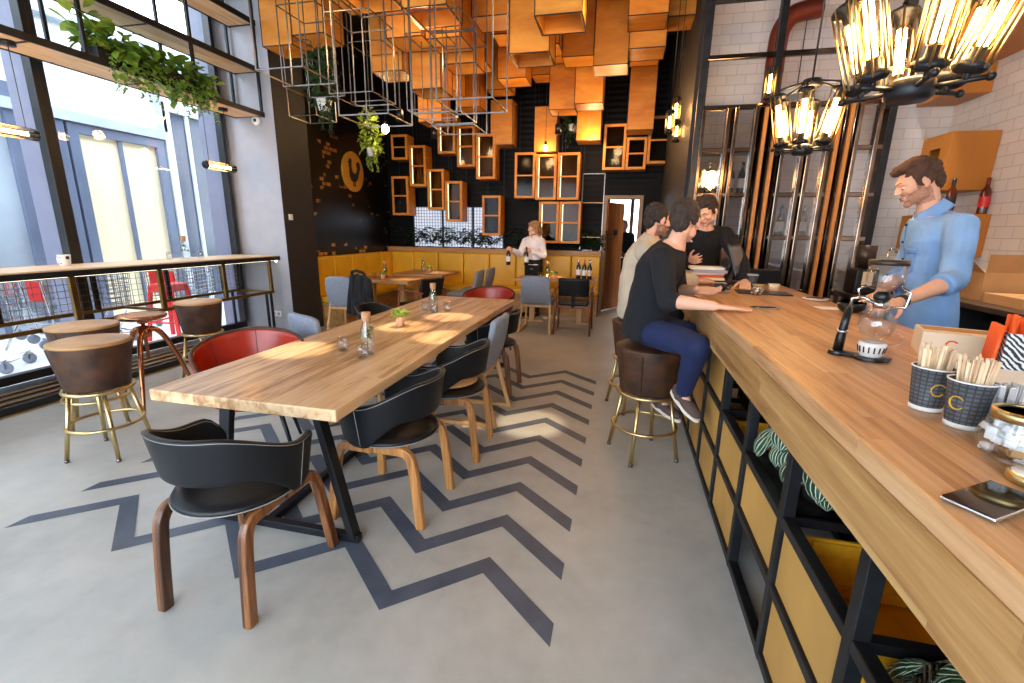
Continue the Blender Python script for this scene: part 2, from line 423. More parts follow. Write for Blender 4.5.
m1 = N(nt, 'ShaderNodeMath', operation='MULTIPLY'); L(br.outputs['Color'], m1.inputs[0]); L(nz.outputs[0], m1.inputs[1])
gm = ramp(nt, m1.outputs[0], [(.5, (0, 0, 0)), (.53, (1, 1, 1))])
mc = N(nt, 'ShaderNodeMixRGB'); L(gm, mc.inputs[0]); mc.inputs[1].default_value = (*srgb(14, 12, 12), 1); mc.inputs[2].default_value = (*srgb(226, 180, 110), 1)
L(mc.outputs[0], b.inputs['Base Color']); L(gm, b.inputs['Metallic']); b.inputs['Roughness'].default_value = .28
struct('wall_left', MB().b2((-4.9, 6.15, 0), (-4.78, YB + .12, ZC)), mos)
# pillar: the side away from the window has its shade put into the colour
pl = MB(); pl.b2((XW - .25, 5.5, 0), (-4.47, 6.15, ZC), 0)
pl.m[3] = 1
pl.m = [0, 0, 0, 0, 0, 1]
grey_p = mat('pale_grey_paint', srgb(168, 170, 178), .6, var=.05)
tag(pl.build('wall_pillar', [grey_p, pillar_shade], bevel=.01), kind='structure')
# partition beyond the bar shelf, running to the far wall
pw = MB(); pw.b2((.62, 5.45, 0), (.74, YB, ZC)); struct('partition', pw, dark)

# ------------------------------------------------ window wall
navy = mat('outside_lit_mullion', srgb(120, 122, 140), .5, var=.06)  # fin sides: light from outside put into the lavender tone
blackal = mat('black_window_frame', srgb(22, 22, 24), .4, var=.1)
ys = [-2.55, -.45, 1.5, 3.42, 5.42]
for i in range(4):
    w = MB()
    y0, y1 = ys[i], ys[i + 1]
    w.b2((XW - .02, y0, .1), (XW + .06, y1, .18)); w.b2((XW - .02, y0, 4.35), (XW + .06, y1, 4.5))
    w.b2((XW - .02, y0, .18), (XW + .08, y0 + .05, 4.35), 0); w.b2((XW - .02, y1 - .05, .18), (XW + .08, y1, 4.35), 0)
    w.b2((XW - .3, y1 - .02, .1), (XW - .02, y1 + .02, 4.4), 1)
    o = w.build('window_%d' % (i + 2), [blackal, navy], bevel=.004); o['kind'] = 'structure'
    MB().b2((XW - .004, y0 + .05, .18), (XW + .004, y1 - .05, 4.35)).build('pane', winglass, o)
hd = MB(); hd.b2((XW - .3, -2.6, 4.5), (XW + .1, 5.5, ZC)); struct('wall_window_head', hd, grey_p)
sl = MB(); sl.b2((XW - .05, -2.6, 0), (-4.66, 5.5, .07), 0)
for k in range(3): sl.b2((-4.78 - k * .14, -2.6, .07), (-4.72 - k * .14, 5.5, .085), 1)
o = sl.build('trim_2', [blackal, dbrass], bevel=.003); o['kind'] = 'structure'
gasket = MB(); gasket.b2((-4.665, -2.6, 0), (-4.64, 5.5, .012)); o = gasket.build('trim_3', brass); o['kind'] = 'structure'

# ------------------------------------------------ outside the window
ext = mat('bright_paving', srgb(228, 228, 226), .7, var=.05)
struct('ground_outside', MB().b2((-30, -14, -.12), (XW - .06, 24, -.02)), ext)
facade_w = mat('pale_blue_facade', srgb(220, 228, 232), .5, var=.05)
facade_n = mat('navy_facade', srgb(104, 114, 136), .3, var=.15, scale=2)
cream = mat('cream_shutter', srgb(244, 228, 190), .7, var=.04)
fc = MB(); XO = -8.0
fc.b2((XO - .3, -14, -.1), (XO - .06, 24, 4.7), 0)
o = fc.build('wall_outside', [facade_w]); o['kind'] = 'structure'
def shopdoor(idx, y0, y1, z1, panel, fm):
    w = MB()
    w.b2((XO - .06, y0, 0), (XO + .06, y0 + .14, z1 - .14)); w.b2((XO - .06, y1 - .14, 0), (XO + .06, y1, z1 - .14)); w.b2((XO - .06, y0, z1 - .14), (XO + .06, y1, z1))
    w.b2((XO - .06, (y0 + y1) / 2 - .03, 0), (XO + .04, (y0 + y1) / 2 + .03, z1 - .14))
    o = w.build('door_%d' % idx, fm, bevel=.005); o['kind'] = 'structure'
    MB().b2((XO - .05, y0 + .14, .02), (XO, y1 - .14, z1 - .14)).build('panel', panel, o)
bluepane = mat('blue_glass_panel', srgb(178, 192, 204), .15, var=.2, scale=1.2)
darkpane = mat('navy_glass_panel', srgb(74, 84, 104), .15, var=.3, scale=1)
shopdoor(1, 4.95, 5.43, 2.95, bluepane, facade_n)
shopdoor(2, 5.47, 6.95, 2.95, cream, facade_n)
shopdoor(3, 7.0, 8.0, 3.6, darkpane, facade_w)
shopdoor(4, 8.05, 9.2, 3.6, darkpane, facade_n)
shopdoor(5, 3.7, 4.9, 3.3, bluepane, facade_n)
shopdoor(6, 1.6, 3.5, 3.3, darkpane, facade_n)
tr = MB(); tr.b2((XO - .06, -14, 2.96), (XO + .1, 6.97, 3.1)); tr.b2((XO - .06, -14, 4.3), (XO + .1, 24, 4.42))
for yy in (-1, 1.5, 3.6, 6.98, 8.02, 9.3): tr.b2((XO - .06, yy, 3.1), (XO + .06, yy + .08, 4.7))
o = tr.build('trim_4', [mat('pale_steel_trim', srgb(176, 186, 200), .4)]); o['kind'] = 'structure'

# ------------------------------------------------ doorway at the far end
dj = MB()
dj.b2((DX0 - .07, YB - .04, 0), (DX0, YB + .14, DZ)); dj.b2((DX1, YB - .04, 0), (DX1 + .07, YB + .14, DZ)); dj.b2((DX0 - .07, YB - .04, DZ), (DX1 + .07, YB + .14, DZ + .07))
o = dj.build('door_7', frame_w, bevel=.005); o['kind'] = 'structure'
lf = MB(); Mz = Matrix.Rotation(R(62), 3, 'Z')
lf.box((DX0 + .15, YB - .2 + .48, 1.03), (.62, .045, 2.04), Mz); leaf = lf.build('panel', doorwood, o, bevel=.004)
hp = Mz @ V((.27, -.05, 0)) + V((DX0 + .15, YB + .28, 1.02))
hh = MB(); hh.tube([hp, hp + V((.03, -.06, 0)), hp + V((-.04, -.1, 0))], .01); hh.build('handle', brass, leaf)
sg = MB(); q = Mz @ V((0, -.026, 0)) + V((DX0 + .15, YB + .28, 1.5)); sg.box(q, (.12, .006, .1), Mz); sg.build('door_sign', bsteel, leaf)
# lobby beyond
rw = MB(); rw.b2((1.2, -2.72, 0), (XR + .12, -2.6, ZC)); rw.b2((XW - .1, -2.72, 0), (1.2, -2.6, .1)); rw.b2((XW - .1, -2.72, 3.4), (1.2, -2.6, ZC))  # unseen wall added behind the viewpoint, its opening sized to limit daylight
for x in (-5.3, -3.5, -1.66, .4): rw.b2((x, -2.7, .1), (x + .08, -2.62, 3.4))
struct('wall_behind_light_block', rw, grey_p)
struct('wall_lobby_left', MB().b2((-1.4, YB + .12, 0), (-1.3, YB + 4.2, 3)), dark)
struct('wall_lobby_right', MB().b2((1.4, YB + .12, 0), (1.5, YB + 4.2, 3)), dark)
lb = MB(); lb.b2((-1.4, YB + 4.0, 2.5), (1.4, YB + 4.1, 3), 0)
for x in (-1.3, -.42, .22, .62, 1.3): lb.b2((x - .05, YB + 4.0, 0), (x + .05, YB + 4.08, 2.5), 0)
o = lb.build('window_6', [doorwood]); o['kind'] = 'structure'
MB().b2((-1.3, YB + 4.03, 0), (1.3, YB + 4.05, 2.5)).build('pane', winglass, o)
struct('ceiling_lobby', MB().b2((-1.4, YB + .12, 3), (1.5, YB + 4.2, 3.1)), dark)
struct('lawn_outside', MB().b2((-12, YB + 4.3, -.1), (12, YB + 30, -.03)), mat('lawn_grass', srgb(110, 140, 70), .9))  # one even grass green

# ------------------------------------------------ fittings on the pillar
t = thing('security_camera', 'small white dome security camera fixed to the grey pillar under the window shelf', 'camera', (-4.72, 5.5, 2.84))
MB().lathe([(.0, 0), (.055, 0), (.06, .02), (.05, .05), (.0, .05)], 20, M=Matrix.Rotation(R(90), 3, 'X')).build('housing', white_p, t)
MB().lathe([(.0, .051), (.022, .051), (.018, .058), (.0, .062)], 16, M=Matrix.Rotation(R(90), 3, 'X')).build('lens', blackpl, t)
t = thing('wall_socket', 'white double power socket low on the grey pillar', 'socket', (-4.74, 5.5, .3))
MB().b2((-.075, -.012, -.04), (.075, 0, .04)).build('plate', white_p, t, bevel=.004)
m_ = MB()
for sx in (-.036, .036): m_.lathe([(.0, 0), (.02, 0), (.022, .004), (0, .004)], 16, (sx, -.012, 0), M=Matrix.Rotation(R(90), 3, 'X'))
m_.build('outlet', grey_p, t)
t = thing('light_switch', 'white light switch plate on the dark side of the pillar', 'switch', (-4.47, 5.63, 1.64))
MB().b2((0, -.04, -.04), (.01, .04, .04)).build('plate', white_p, t, bevel=.003)
MB().b2((.01, -.025, -.025), (.016, .025, .025)).build('rocker', ceram, t, bevel=.002)

# ------------------------------------------------ shelves hung in front of the window
def shelf(name, z, d, label):
    t = thing(name, label, 'shelf', (-4.6, 0, z))
    MB().b2((-d, -2.4, 0), (-.012, 5.48, .03)).build('board', wood_shelf, t, bevel=.002)
    f = MB()
    f.b2((-.014, -2.4, -.008), (.006, 5.49, .05)); f.b2((-d - .012, -2.4, -.008), (-d, 5.49, .05))
    for y in (-.9, .8, 3.02, 4.05, 5.45): f.b2((-d, y, -.006), (0, y + .02, 0))
    f.build('edge_frame', bsteel, t)
wood_shelf = wood('shelf_oak', srgb(200, 150, 100), srgb(226, 186, 138), srgb(236, 204, 160), 'y', 'x', .2, 9, .5, .4, knots=False)
shelf('window_shelf', 2.885, .42, 'lowest long wooden shelf hung across the window, carrying the leafy plants')
shelf('window_shelf', 3.40, .36, 'middle long wooden shelf hung across the window')
shelf('window_shelf', 3.93, .36, 'topmost wooden shelf hung across the window')
t = thing('shelf_hanger', 'black steel uprights carrying the three window shelves', 'frame', (-4.6, 0, 2.885))
for y in (-.9, 1.5, 3.42, 4.5, 5.44):
    MB().b2((-.02, y, 0), (.008, y + .028, ZC - 2.885)).build('upright', bsteel, t)
    MB().b2((-.42, y, 0), (-.395, y + .028, ZC - 2.885)).build('upright', bsteel, t)
# ================================================================== WINDOW SIDE
bar_top_m = wood('pale_bar_oak', srgb(190, 150, 104), srgb(222, 190, 146), srgb(234, 206, 166), 'y', 'x', .2, 9, .4, .3, knots=False)
t = thing('window_bar', 'long narrow bar along the window with wooden top and wire mesh shelf below', 'bar table', (-4.6, 0, 0))
MB().b2((-.6, -2.4, 1.085), (0, 5.47, 1.125)).build('tabletop', bar_top_m, t, bevel=.004)
MB().b2((-.012, -2.4, 1.06), (.012, 5.49, 1.112)).build('front_rail', bsteel, t, bevel=.003)
MB().b2((-.028, -2.4, 1.056), (-.014, 5.46, 1.062)).build('led_strip', led_white, t)
led = MB(); led.ell((-.01, 5.43, 1.05), .018); led.build('led_end', led_white, t)
for y in (-.9, .6, 1.4, 2.18, 2.95, 3.74, 4.53, 5.28):
    MB().b2((-.035, y, .655), (0, y + .045, 1.06)).build('front_post', dbrass, t, bevel=.003)
for y in (.35, 1.15, 1.95, 2.72, 3.3, 3.5, 4.28, 5.05, 5.3):
    MB().b2((-.585, y, .655), (-.55, y + .035, 1.085)).build('back_post', bsteel, t)
f = MB(); f.b2((-.035, -2.4, .625), (0, 5.33, .66)); f.b2((-.59, -2.4, .625), (-.555, 5.33, .66))
for y in (-.9, .6, 2.18, 3.74, 5.3): f.b2((-.58, y, .628), (-.01, y + .03, .656))
f.build('lower_frame', dbrass, t, bevel=.003)
g = MB()
y = -2.4
while y < 5.3:
    g.bar((-.545, y, .66), (-.545, y, 1.085), .004); y += .062
for k in range(7): g.bar((-.545, -2.4, .69 + k * .062), (-.545, 5.3, .69 + k * .062), .004)
g.build('wire_mesh', dbrass, t)
for xx, yy in ((-.02, 5.2), (-.02, 5.28), (-.57, 5.2), (-.02, -.8)):
    MB().bar((xx, yy, 0), (xx, yy, .63), .025).build('leg', bsteel, t)

# -------- carafes, tumblers, mug
def carafe(loc, label):
    t = thing('carafe', label, 'carafe', loc)
    MB().lathe([(.0, .004), (.04, .004), (.043, .012), (.044, .11), (.041, .145), (.03, .18), (.024, .2), (.0235, .225), (.021, .225), (.021, .2), (.027, .18), (.038, .145), (.041, .11), (.04, .015), (0, .012)], 24).build('bottle', clear_thick, t)
    MB().lathe([(0, .2), (.02, .2), (.027, .226), (.028, .262), (.0, .263)], 20).build('cork_stopper', cork, t)
    l = MB(); rnd = random.Random(int(loc[1] * 100))
    for k in range(22):
        c = V((rnd.uniform(-.024, .024), rnd.uniform(-.024, .024), rnd.uniform(.095, .175)))
        M = Matrix.Rotation(rnd.uniform(0, 6), 3, 'Z') @ Matrix.Rotation(rnd.uniform(-1, 1), 3, 'X')
        leafquad(l, c, M, .034, .022)
    l.tube([(0, 0, .05), (.004, 0, .1), (-.004, .004, .17)], .0018, 5)
    l.build('mint_sprig', leaf_g, t, recalc=False)
    return t
def leafquad(mb, c, M, L, W, mi=0, fold=.25):
    pts = [(0, 0, 0), (W * .42, L * .3, fold * W * .4), (W * .5, L * .55, fold * W * .5), (W * .3, L * .82, fold * W * .25), (0, L, -.1 * L), (-W * .3, L * .82, fold * W * .25), (-W * .5, L * .55, fold * W * .5), (-W * .42, L * .3, fold * W * .4), (0, L * .5, 0)]
    mb.add([M @ V(p) + V(c) for p in pts], [(0, 1, 8), (1, 2, 8), (2, 3, 8), (3, 4, 8), (4, 5, 8), (5, 6, 8), (6, 7, 8), (7, 0, 8)], mi, True)
def tumbler(loc, label, group=None, h=.09, r=.036):
    o = MB().lathe([(0, 0), (r * .75, 0), (r * .95, h * .25), (r, h * .55), (r * .86, h), (r * .82, h), (r * .94, h * .55), (r * .88, h * .27), (r * .66, .01), (0, .01)], 22).build('tumbler', clear_thick, None, loc)
    return tag(o, label, 'glass', group)
ZBAR = 1.126
carafe((-4.93, 4.37, ZBAR), 'corked glass carafe with mint standing on the window bar')
tumbler((-4.96, 4.20, ZBAR), 'water tumbler on the window bar, nearer side of the carafe')
tumbler((-4.90, 4.54, ZBAR), 'water tumbler on the window bar, farther side of the carafe')
t = thing('mug', 'small white mug with a dark square logo on the window bar', 'mug', (-4.98, 3.19, ZBAR))
MB().lathe([(0, 0), (.036, 0), (.038, .004), (.048, .1), (.045, .1), (.035, .008), (0, .008)], 24).build('body', ceram, t)
MB().tube([(.018, -.044, .08), (.02, -.068, .078), (.02, -.068, .03), (.016, -.038, .024)], .005, 8).build('handle', ceram, t)
mk = MB()
for k in range(5):
    a0 = -.25 + k * .12 - .1; a1 = a0 + .12
    mk.add([(.0452 * math.cos(a) * (1 + .0), .0452 * math.sin(a), z) for a, z in ((a0, .062), (a1, .062))] + [(.0474 * math.cos(a), .0474 * math.sin(a), .088) for a in (a1, a0)], [(0, 1, 2, 3)])
mk.build('printed_mark', dark, t, recalc=False)

# -------- leather drum stools with brass legs
def drum_stool(name, label, loc, rz=0, h=.78, seat_m=None, r=.245):
    t = thing(name, label, 'bar stool', loc, rz)
    zb = h - .31
    MB().lathe([(0, zb), (r * .78, zb), (r * .8, zb + .012), (r * .98, h - .03), (r * .985, h - .022)], 40).build('seat_drum', brleather, t)
    s = MB(); s.lathe([(r * .975, h - .025), (r * 1.0, h - .018), (r * .99, h - .006), (r * .9, h), (0, h + .004)], 40)
    s.build('seat_top', seat_m or tanleather, t)
    sm = MB()
    for a in (.9, 4.0): sm.bar((math.cos(a) * r * .795, math.sin(a) * r * .795, zb + .02), (math.cos(a) * r * .985, math.sin(a) * r * .985, h - .03), .008)
    sm.build('seam', brleather, t)
    MB().tube([(r * .84 * math.cos(a), r * .84 * math.sin(a), zb - .012) for a in [2 * PI * k / 36 for k in range(36)]], .013, 8, True).build('seat_ring', brass, t)
    zr = .22; lr0 = r * .7; lr1 = r * 1.06
    fr = lr0 + (lr1 - lr0) * (1 - zr / zb) + .012
    MB().tube([(fr * math.cos(a), fr * math.sin(a), zr) for a in [2 * PI * k / 40 for k in range(40)]], .011, 8, True).build('foot_ring', brass, t)
    for k in range(4):
        a = PI / 4 + k * PI / 2
        l = MB().tube([(lr0 * math.cos(a), lr0 * math.sin(a), zb - .01), (lr1 * math.cos(a), lr1 * math.sin(a), 0.01)], .013, 10).build('leg', brass, t)
        MB().lathe([(0, 0), (.014, 0), (.014, .02), (0, .02)], 12, (lr1 * math.cos(a), lr1 * math.sin(a), 0)).build('foot_cap', rawsteel, l)
    return t
drum_stool('bar_stool', 'brown leather drum stool with brass legs, nearest at the window bar', (-3.29, 2.15, 0), .3, r=.213)
drum_stool('bar_stool', 'tan topped drum stool half hidden behind the nearest window stool', (-3.86, 2.50, 0), .9, r=.213)
drum_stool('bar_stool', 'brown drum stool by the window beyond the copper stool, behind the red chair', (-4.06, 3.66, 0), .2, r=.205)
# copper swivel stool
t = thing('swivel_stool', 'copper swivel stool with round dished seat and three curved legs', 'bar stool', (-3.88, 2.95, 0), .2)
MB().lathe([(0, .735), (.13, .73), (.165, .742), (.178, .76), (.172, .775), (.14, .77), (0, .762)], 36).build('seat', copper, t)
MB().lathe([(0, .40), (.014, .40), (.014, .69), (.035, .70), (.05, .735), (0, .735)], 20).build('screw_post', copper, t)
MB().lathe([(.016, .58), (.045, .585), (.05, .62), (.045, .67), (.016, .68)], 20).build('hub', copper, t)
for k in range(3):
    a = .95 + k * 2 * PI / 3; ca, sa = math.cos(a), math.sin(a)
    pts = []
    for i in range(13):
        u = i / 12; rr_ = .03 + .12 * math.sin(min(1, u * 1.5) * PI / 2) + .17 * u * u; z = .64 + .03 * math.sin(PI * min(1, u * 2)) - .64 * u ** 1.7
        pts.append((rr_ * ca, rr_ * sa, max(z, .012)))
    MB().tube(pts, [.026 - .012 * i / 12 for i in range(13)], 10).build('leg', copper, t)

# -------- shelf greenery
def bush(mb, c, rad, n, L, W, rnd, hang=0, mi=0):
    c = V(c)
    for k in range(n):
        d = V((rnd.gauss(0, 1), rnd.gauss(0, 1), rnd.gauss(0, 1))).normalized()
        p = V((d.x * rad[0], d.y * rad[1], d.z * rad[2])) * rnd.uniform(.35, 1) + c
        if hang: p.z -= hang * rnd.random() ** 2
        M = Matrix.Rotation(math.atan2(d.x, d.y) * -1 + rnd.uniform(-.6, .6), 3, 'Z') @ Matrix.Rotation(rnd.uniform(-1.1, .7), 3, 'X') @ Matrix.Rotation(rnd.uniform(-.5, .5), 3, 'Y')
        s = rnd.uniform(.6, 1.25)
        leafquad(mb, p, M, L * s, W * s, mi)
def trail(mb, p, L, rnd, n=14, l=.035, mi=0):
    pts = [V(p)]
    for i in range(n):
        pts.append(pts[-1] + V((rnd.uniform(-.012, .012), rnd.uniform(-.012, .012), -L / n)))
        for sx in (-1, 1):
            M = Matrix.Rotation(rnd.uniform(0, 6.3), 3, 'Z') @ Matrix.Rotation(-.6, 3, 'X')
            leafquad(mb, pts[-1], M, l, l * .7, mi)
    mb.tube(pts, .002, 4)
def planter_plant(name, label, loc, fol, box=(.2, .5, .12), leafm=None):
    t = thing(name, label, 'plant', loc)
    p = MB(); w, d, h = box
    p.b2((-w / 2, -d / 2, 0), (w / 2, d / 2, h)); p.build('trough', bsteel, t, bevel=.006)
    m = MB(); fol(m, random.Random(int(loc[1] * 31 + 5))); m.build('foliage', leafm or [leaf_g, leaf_y], t, recalc=False)
    return t
def fol1(m, r):
    bush(m, (0, 0, .2), (.15, .3, .14), 190, .13, .085, r)
    bush(m, (.03, -.28, .28), (.12, .12, .16), 26, .14, .09, r, mi=1)
    bush(m, (.06, .1, .1), (.14, .34, .1), 130, .09, .06, r, .16)
    for k in range(6): trail(m, (.2, -.2 + k * .09, .06), r.uniform(.2, .32), r)
def fol2(m, r):
    bush(m, (0, 0, .18), (.16, .34, .16), 190, .12, .08, r)
    bush(m, (.08, .05, .06), (.14, .32, .1), 150, .08, .05, r, .2)
    bush(m, (.02, .34, .12), (.1, .12, .1), 40, .11, .075, r, mi=1)
    for k in range(9): trail(m, (.2, -.26 + k * .06, .04), r.uniform(.22, .4), r)
planter_plant('shelf_plant', 'bushy broad leafed green plant, nearer of two on the lowest window shelf', (-4.72, 3.80, 2.916), fol1)
planter_plant('shelf_plant', 'trailing green plant spilling over the lowest window shelf, farther of two', (-4.72, 4.40, 2.916), fol2)

# -------- caged tube lamps hung horizontally by the window
def cage_tube(p0, p1, r, parent, glow=True, bars=8):
    """cylindrical lamp: two end caps, cage rods, glass tube and glowing filament, along p0->p1 in the parent's frame"""
    p0 = V(p0); p1 = V(p1); d = (p1 - p0).normalized(); u = d.orthogonal().normalized(); w = d.cross(u); L = (p1 - p0).length
    Mx = Matrix((u, w, d)).transposed()
    MB().lathe([(0, -.012), (r * .7, -.012), (r * 1.05, 0), (r * 1.05, .012), (r * .45, .022), (r * .4, .05), (0, .05)], 18, p0, M=Mx).build('end_cap', bsteel, parent)
    MB().lathe([(0, L - .05), (r * .4, L - .05), (r * .45, L - .022), (r * 1.05, L - .012), (r * 1.05, L), (r * .7, L + .012), (0, L + .012)], 18, p0, M=Mx).build('end_cap', bsteel, parent)
    c = MB()
    for k in range(bars):
        a = 2 * PI * k / bars; o = (u * math.cos(a) + w * math.sin(a)) * r
        c.tube([p0 + o, p1 + o], .0035, 6)
    c.build('cage', brass, parent)
    MB().lathe([(r * .5, .05), (r * .62, .08), (r * .62, L - .08), (r * .5, L - .05)], 14, p0, M=Mx).build('glass_tube', amber, parent)
    f = MB()
    for k in range(3):
        a = 2 * PI * k / 3; o = (u * math.cos(a) + w * math.sin(a)) * r * .2
        f.tube([p0 + d * .055 + o, p1 - d * .055 + o], r * .14, 6)
    f.build('filament', tube_glow, parent)
amber = glass('amber_lamp_glass', (1, .86, .62), .15)
def hung_tube(label, y0, y1, x, z):
    t = thing('tube_lamp', label, 'lamp', (x, (y0 + y1) / 2, 0))
    h = (y1 - y0) / 2
    cage_tube((0, -h, z), (0, h, z), .045, t)
    for yy in (-h + .06, h - .06):
        MB().tube([(0, yy, z + .045), (0, yy, 2.88)], .003, 6).build('cord', blackpl, t)
        MB().lathe([(0, 2.852), (.05, 2.852), (.05, 2.884), (0, 2.884)], 24, (0, yy, 0)).build('canopy', bsteel, t)
hung_tube('caged tube lamp hung lengthways under the window shelf at the photo edge', 2.45, 3.05, -4.78, 2.21)
hung_tube('short caged tube lamp hung under the window shelf near the pillar', 4.66, 5.08, -4.78, 2.2)

# -------- outside: shopping carts and a red stool
wire = mat('galvanised_wire', srgb(138, 142, 152), .4, .3, .05)
rubber = mat('grey_rubber', srgb(120, 126, 138), .7)
def cart(loc, rz, label):
    t = thing('shopping_cart', label, 'shopping cart', loc, rz)
    def P(u, v, z):   # u along length 0..1, v -1..1, tapered basket
        w = .27 - .06 * u + .0; return V((-.42 + .84 * u, v * w * (.82 + .18 * (z - .45) / .5), z + .05 * u * 0))
    b_ = MB()
    for k in range(9):
        z = .48 + k * .06
        b_.tube([P(0, -1, z), P(1, -1, z), P(1, 1, z), P(0, 1, z)], .006, 5, True)
    for k in range(15):
        u = k / 14
        for v in (-1, 1): b_.tube([P(u, v, .48), P(u, v, .96)], .0045, 5)
        b_.tube([P(u, -1, .48), P(u, 1, .48)], .003, 5)
    for k in range(9):
        v = -1 + k / 4
        for u in (0, 1): b_.tube([P(u, v, .48), P(u, v, .96)], .0045, 5)
        b_.tube([P(0, v, .48), P(1, v, .48)], .003, 5)
    b_.build('basket', wire, t)
    fr = MB()
    for v in (-1, 1):
        fr.tube([(-.56, v * .25, 1.0), (-.48, v * .25, .9), (-.44, v * .24, .45), (-.4, v * .23, .2), (.3, v * .2, .13), (.42, v * .19, .12)], .012, 8)
        fr.tube([(.36, v * .2, .46), (.2, v * .21, .16)], .011, 8)
    fr.tube([(.42, -.19, .12), (.42, .19, .12)], .01, 8); fr.build('frame', chrome, t)
    MB().tube([(-.56, -.27, 1.0), (-.56, .27, 1.0)], .02, 12).build('handle', red_p, t)
    MB().b2((-.44, -.2, .62), (-.43, .2, .86)).build('child_seat_flap', red_p, t, bevel=.01)
    for x in (-.38, .38):
        for v in (-1, 1):
            w = MB(); w.lathe([(0, -.016), (.05, -.016), (.06, -.01), (.06, .01), (.05, .016), (0, .016)], 20, (x, v * .21, .06), M=Matrix.Rotation(R(90), 3, 'X'))
            w.bar((x, v * .21 - .022, .05), (x, v * .21 - .022, .14), .012, .03); w.bar((x, v * .21 + .022, .05), (x, v * .21 + .022, .14), .012, .03)
            w.build('wheel', rubber, t)
ZO = -.02
cart((-6.55, 3.15, ZO), R(35), 'shopping cart outside the window nearest the photo edge')
cart((-6.6, 4.35, ZO), R(80), 'shopping cart outside between the edge cart and the red stool')
cart((-6.75, 5.9, ZO), R(100), 'shopping cart outside partly behind the red stool')
cart((-7.45, 4.6, ZO), R(75), 'shopping cart outside standing farthest from the window')
t = thing('metal_stool', 'tall red metal stool standing outside the window', 'bar stool', (-5.95, 4.95, ZO), .2)
MB().lathe([(0, .76), (.02, .76), (.19, .765), (.2, .75), (.2, .72)], 4, a0=PI / 4, sx=1, sy=1).build('seat', red_p, t, bevel=.012)
ap = MB()
for k in range(4):
    a = k * PI / 2; M = Matrix.Rotation(a, 3, 'Z')
    ap.add([M @ V(p) for p in ((-.14, -.142, .75), (.14, -.142, .75), (.16, -.16, .66), (-.16, -.16, .66))], [(0, 1, 2, 3)])
ap.build('apron', red_p, t, solid=.004)
for k in range(4):
    a = PI / 4 + k * PI / 2
    MB().bar((.19 * math.cos(a), .19 * math.sin(a), .74), (.3 * math.cos(a), .3 * math.sin(a), 0), .055, .03).build('leg', red_p, t, bevel=.008)
br_ = MB()
for k in range(4):
    a = PI / 4 + k * PI / 2; a2 = a + PI / 2; q = .265
    br_.bar((q * math.cos(a), q * math.sin(a), .25), (q * math.cos(a2), q * math.sin(a2), .25), .02)
br_.build('stretcher', red_p, t)
# ================================================================== TABLES AND CHAIRS
def wavy(x0, x1, y0, y1, amp, seed, n=26):
    r = random.Random(seed); ph = [r.uniform(0, 6) for _ in range(6)]
    f = lambda u, o: amp * (math.sin(u * 7 + ph[o]) * .6 + math.sin(u * 17 + ph[o + 1]) * .4)
    L_ = [(x1 + f(k / n, 0), y0 + (y1 - y0) * k / n) for k in range(n + 1)]
    return L_ + [(x0 + f(k / n, 2), y0 + (y1 - y0) * k / n) for k in range(n, -1, -1)]
TX0, TX1, TY0, TY1, TH = -2.125, -1.135, 1.585, 4.965, .75
tcx, tcy = (TX0 + TX1) / 2, (TY0 + TY1) / 2
t = thing('dining_table', 'long thick oak slab table on black steel legs beside the window stools', 'table', (tcx, tcy, 0))
MB().prism(wavy(TX0 - tcx, TX1 - tcx, TY0 - tcy, TY1 - tcy, .008, 3), TH - .056, TH).build('tabletop', oak, t, bevel=.006)
for s, yy in ((1, 1.73 - tcy), (-1, 4.82 - tcy)):
    l = MB()
    xr = -1.183 - tcx; xl = -1.95 - tcx
    l.bar((xr, yy, .02), (xr - .15, yy, TH - .06), .06, .035); l.bar((xl, yy, .02), (xl + .12, yy, TH - .06), .06, .035)
    l.b2((xl - .03, yy - .02, 0), (xr + .03, yy + .02, .04)); l.b2((xl + .08, yy - .03, TH - .075), (xr - .1, yy + .03, TH - .055))
    l.build('trestle_leg', bsteel, t, bevel=.003)
f = MB(); f.bar((-.05, 1.73 - tcy, .022), (-.05, 4.82 - tcy, .022), .045, .035); f.build('floor_beam', bsteel, t, bevel=.003)

# -------- shell armchair: wrap back band, padded seat, bent walnut legs (sitter looks along +y)
def leg_paths():
    out = []
    for sx in (-1, 1):
        def bend(foot_y, top_y, fx, tx):
            pts = [V((sx * fx, foot_y, 0)), V((sx * (fx * .55 + tx * .45), foot_y * .93 + top_y * .07, .2)), V((sx * (fx * .2 + tx * .8), foot_y * .86 + top_y * .14, .345)),
                   V((sx * tx, foot_y * .8 + top_y * .2, .39)), V((sx * tx, foot_y * .68 + top_y * .32, .415)), V((sx * tx, foot_y * .4 + top_y * .6, .418)), V((sx * tx, 0, .418))]
            return pts
        out.append((sx, bend(.235, 0, .245, .2))); out.append((sx, bend(-.25, 0, .195, .19)))
    return out
def ribbon(mb, pts, w, h):
    """rectangular section swept along pts; width across x"""
    pts = [V(p) for p in pts]; vs = []; n = len(pts)
    for i, p in enumerate(pts):
        tt = (pts[min(i + 1, n - 1)] - pts[max(i - 1, 0)]).normalized()
        x = V((1, 0, 0)); x = (x - tt * x.dot(tt)).normalized(); q = tt.cross(x)
        for a, b_ in ((-1, -1), (1, -1), (1, 1), (-1, 1)): vs.append(p + x * (a * w / 2) + q * (b_ * h / 2))
    fs = []
    for i in range(n - 1):
        for k in range(4):
            l = (k + 1) % 4; fs.append((i * 4 + k, i * 4 + l, i * 4 + 4 + l, i * 4 + 4 + k))
    fs += [(0, 1, 2, 3), tuple(4 * n - 4 + k for k in range(4))]
    mb.add(vs, fs)
